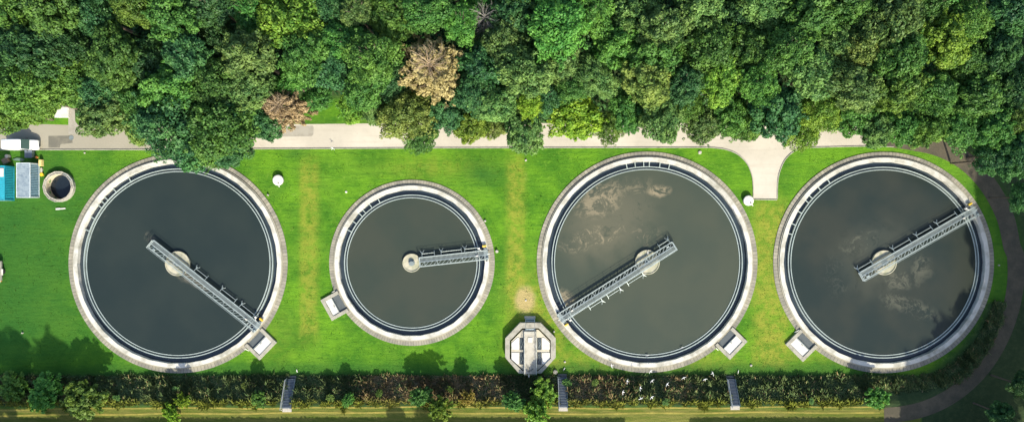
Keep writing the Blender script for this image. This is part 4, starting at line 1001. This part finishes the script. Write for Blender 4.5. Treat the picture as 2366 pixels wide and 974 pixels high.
# tufts along the kerb, the tank rims and the lawn
def tuft_gen(r_, n):
    x = r_.uniform(-92, 84, n); y = r_.uniform(-33, 10.4, n); k_ = np.ones(n, bool)
    for c, R in TANKS.values():
        k_ &= np.hypot(x-c.x, y-c.y) > R+.05
    px = x*S+1183; py = 487-y*S
    k_ &= ~((px > 1640) & (px < 1870) & (py < 462)); k_ &= ~((np.abs(px-1225) < 66) & (py > 733) & (py < 868))
    k_ &= ~((px < 175) & (py > 340) & (py < 475)); k_ &= ~((px > 1960) & (py < 400)); k_ &= y > -29.2
    dd = np.hypot(px-2024, py-623); k_ &= ~((px > 2024) & (dd > 300))
    for c, a, rr_ in ((TANKS[1][0], -44, 21), (TANKS[3][0], -44, 21), (TANKS[4][0], -135, 21), (TANKS[2][0], -151, 16)):
        q_ = (c.x+rr_*math.cos(math.radians(a)), c.y+rr_*math.sin(math.radians(a))); k_ &= np.hypot(x-q_[0], y-q_[1]) > 3.1
    return x[k_], y[k_]
def tuft_col(x, y, r_):
    f = r_.random((len(x), 1)); return (np.array([.045, .16, .014])*(1-f)+np.array([.13, .27, .03])*f)*(1-.35*np.clip((-x-68)/18, 0, 1))[:, None]  # tufts darken leftward like the edge darkening painted on the lawn
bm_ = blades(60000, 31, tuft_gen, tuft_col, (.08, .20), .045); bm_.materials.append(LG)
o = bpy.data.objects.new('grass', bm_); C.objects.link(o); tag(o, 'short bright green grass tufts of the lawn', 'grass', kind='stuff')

# shrubs on the bank
def shrub(px, py, r_px, kind, label, h=1.6, proto=None, zs=.9, name='shrub', cat='shrub'):
    p = at(px, py, BH); z = tz(p.x, p.y)
    return tree(px, py, r_px, 'mid' if kind == 'teal' else kind, h, label, group=None, proto=9+proto % 3, name=name, base_z=z, cat=cat, zs=zs)
shrub(100, 905, 40, 'fresh', 'rounded fresh green shrub on the bank near the lower left corner', 1.9, 1)
shrub(196, 918, 46, 'olive', 'olive brown spreading small tree on the bank below the leftmost tank', 2.6, 3, .8, 'small_tree', 'tree')
shrub(28, 895, 34, 'olive', 'olive low shrub on the bank in the lower left corner', 1.6, 4)
shrub(398, 955, 20, 'lime', 'lower part of a bright yellow green sapling on the dyke edge', 1.1, 5, 1.2)
shrub(424, 926, 17, 'lime', 'slim upper bright yellow green sapling leaning over the bank', 1.3, 2, 1.2)
shrub(600, 922, 18, 'fresh', 'little green shrub left of the leftmost stairs', 1.3, 6)
shrub(1258, 905, 32, 'yellow', 'bright yellowish willowy shrub below the octagonal chamber, left of the middle stairs', 1.7, 3, .8)
shrub(1238, 950, 28, 'yellow', 'yellow green shrub at the dyke edge below the octagonal chamber', 1.5, 0, 1.1)
shrub(1190, 925, 24, 'teal', 'dark green shrub in the shade left of the willowy shrub', 1.5, 7)
shrub(1015, 940, 27, 'yellow', 'yellow green feathery shrub on the dyke edge below the smallest tank', 2.2, 8, 1.1)
shrub(972, 912, 24, 'teal', 'dark green shrub on the brown bank below the smallest tank', 2.0, 4)
shrub(1082, 918, 17, 'orange', 'small orange yellow shrub on the brown bank', 1.3, 5, 1.3)
shrub(2028, 915, 26, 'fresh', 'fresh green shrub on the bank below the rightmost tank', 1.7, 6)
shrub(805, 925, 15, 'fresh', 'tiny green shrub left of the brown stretch of bank', 1.0, 1)
shrub(1310, 885, 10, 'sage', 'tiny pale shrub at the top of the middle stairs', .8, 0)

pr = random.Random(19)
for k in range(11):
    px_ = 260+k*160+pr.uniform(-24, 24)
    if min(abs(px_-q_) for q_ in (674, 1299, 1689)) < 34 or 1160 < px_ < 1290 or px_ > 2010: continue
    py_ = pr.uniform(880, 928); q_ = at(px_, py_, 1.5)
    tree(px_, py_, pr.uniform(6, 10), pr.choice(['olive', 'gold', 'sage']), .6, 'low ragged weed clump scattered among the long grass of the bank', group='weed clumps on the bank', proto=9+k % 3, name='weed_clump', base_z=tz(q_.x, q_.y), cat='weed', zs=.7)
# unseen hedge added beyond the lower border to cast straight shade on the dyke
def shade_hedge(x0, x1, label):
    n = int((x1-x0)*260); r_ = np.random.default_rng(int(x0+500)); y0 = -40.0; hgt = 2.7
    x = r_.uniform(x0, x1, n); s_ = r_.random(n); y = y0+np.where(s_ < .4, r_.uniform(-.6, .6, n), np.where(s_ < .7, .6, -.6)); z = BH+np.where(s_ < .4, hgt, r_.uniform(0, hgt, n))
    l_, v_ = leaf_cloud(np.stack([x, y, z], 1), np.full(n, .15), 1, .38, r_); me_ = tris_mesh('shade_hedge', l_, 4, v_); me_.materials.append(LK['mid'])
    o = bpy.data.objects.new('shade_hedge', me_); C.objects.link(o); tag(o, label, 'shade_hedge')
shade_hedge(-105, 20.6, 'long unseen hedge added beyond the lower border for shade, left of the sunlit gap')
shade_hedge(32.0, 88, 'unseen hedge added beyond the lower border for shade, right of the sunlit gap')

# ------------------------------------------------------------------ gulls
def gull_mesh(flap, fold=False):
    mb = MB(); secs = []
    for (x, r_x, r_z, zz) in ((-.20, .010, .008, .0), (-.15, .035, .025, .0), (-.05, .060, .055, 0), (.06, .062, .060, .005), (.13, .042, .045, .02), (.17, .038, .038, .03), (.21, .022, .022, .03), (.25, .006, .006, .02)):
        secs.append([(x, r_x*math.cos(2*PI*k/8), zz+r_z*math.sin(2*PI*k/8)) for k in range(8)])
    mb.loft(secs)
    mb.loft([[(-.14, -.03, 0), (-.14, .03, 0), (-.14, .03, .012), (-.14, -.03, .012)], [(-.30, -.06, 0), (-.30, .06, 0), (-.30, .06, .008), (-.30, -.06, .008)]])
    for s_ in (-1, 1):
        if fold: st_ = [(.04, .055, .02, .10), (-.06, .070, .02, .09), (-.22, .045, .01, .03)]; mb.loft([[(x+.05, s_*y, z), (x-.05, s_*y, z), (x-.05, s_*(y-.02), z+h_*.6), (x+.05, s_*(y-.02), z+h_*.6)] for x, y, z, h_ in st_])
        else:
            st_ = [(.05, .04, .03, .13), (.12, .22, .03+flap, .12), (.02, .42, .03+flap*.9, .07), (-.09, .56, .02+flap*.5, .015)]
            mb.loft([[(x+c_/2, s_*y, z), (x-c_/2, s_*y, z), (x-c_/2, s_*y, z+.012), (x+c_/2, s_*y, z+.018)] for x, y, z, c_ in st_])
    if fold:
        for s_ in (-1, 1): mb.tube([(0, s_*.02, -.05), (0, s_*.02, -.17)], .008, 4)
    o = mb.build('gull', M['gull'], smooth=True); me_ = o.data; bpy.data.objects.remove(o); return me_
GM = [gull_mesh(.10), gull_mesh(.02), gull_mesh(.18)]; GS = gull_mesh(0, True)
fly = [(1414, 844, 200, 'over the paved rim below the tank with tan scum'), (1504, 857, 140, 'over the lowest point of the rim of the tank with tan scum'), (1646, 862, 20, 'rightmost of the flock, over the lower edge of the lawn'),
 (1450, 880, 170, 'upper left of the flock over the green bank'), (1507, 879, 125, 'straight below the gull over the rim'), (1580, 872, 120, 'over the top of the bank left of the two rightmost flock gulls'), (1629, 876, 110, 'over the bank just below left of the rightmost gull'),
 (1542, 887, 145, 'in the middle of the flock over the bank, wings tilted'), (1480, 896, 170, 'in the left half of the flock above the lowest pair'), (1440, 905, 175, 'leftmost of the flock over the bank'), (1480, 919, 290, 'left of the lowest pair over the bank'), (1506, 917, 130, 'right of the lowest pair over the bank'), (768, 343, 60, 'alone over the road kerb above the smallest tank')]
for k, (px, py, a, wh) in enumerate(fly):
    z = 1.5; p = at(px, py, z); z = tz(p.x, p.y)+1.1+.4*(k % 3); p = at(px, py, z); o = bpy.data.objects.new('gull', GM[k % 3]); C.objects.link(o); o.location = p
    o.rotation_euler = (math.radians((k*37) % 30-15), 0, math.radians(a)); o.scale = (.88,)*3; tag(o, 'white gull flying '+wh, 'gull', 'gulls in flight')
for k, (px, py, z, a, wh) in enumerate([(1576, 802, .23, 30, 'on the inner weir at the lower right of the tank with tan scum'), (1496, 820, .23, 10, 'on the inner weir at the bottom of the tank with tan scum'), (1706, 857, .17, 80, 'on the grass above the rightmost stairs'),
      (686, 855, .17, 100, 'on the grass above the leftmost stairs'), (1304, 851, .17, 60, 'on the grass above the middle stairs'), (1222, 867, 1.65, 90, 'standing on the lower end of the octagonal chamber walkway'), (1497, 582, .60, 90, 'on the centre pier of the tank with tan scum')]):
    p = at(px, py, z); o = bpy.data.objects.new('gull', GS); C.objects.link(o); o.location = p; o.rotation_euler = (0, 0, math.radians(a)); o.scale = (1.1,)*3
    tag(o, 'white gull '+wh, 'gull', 'gulls standing')
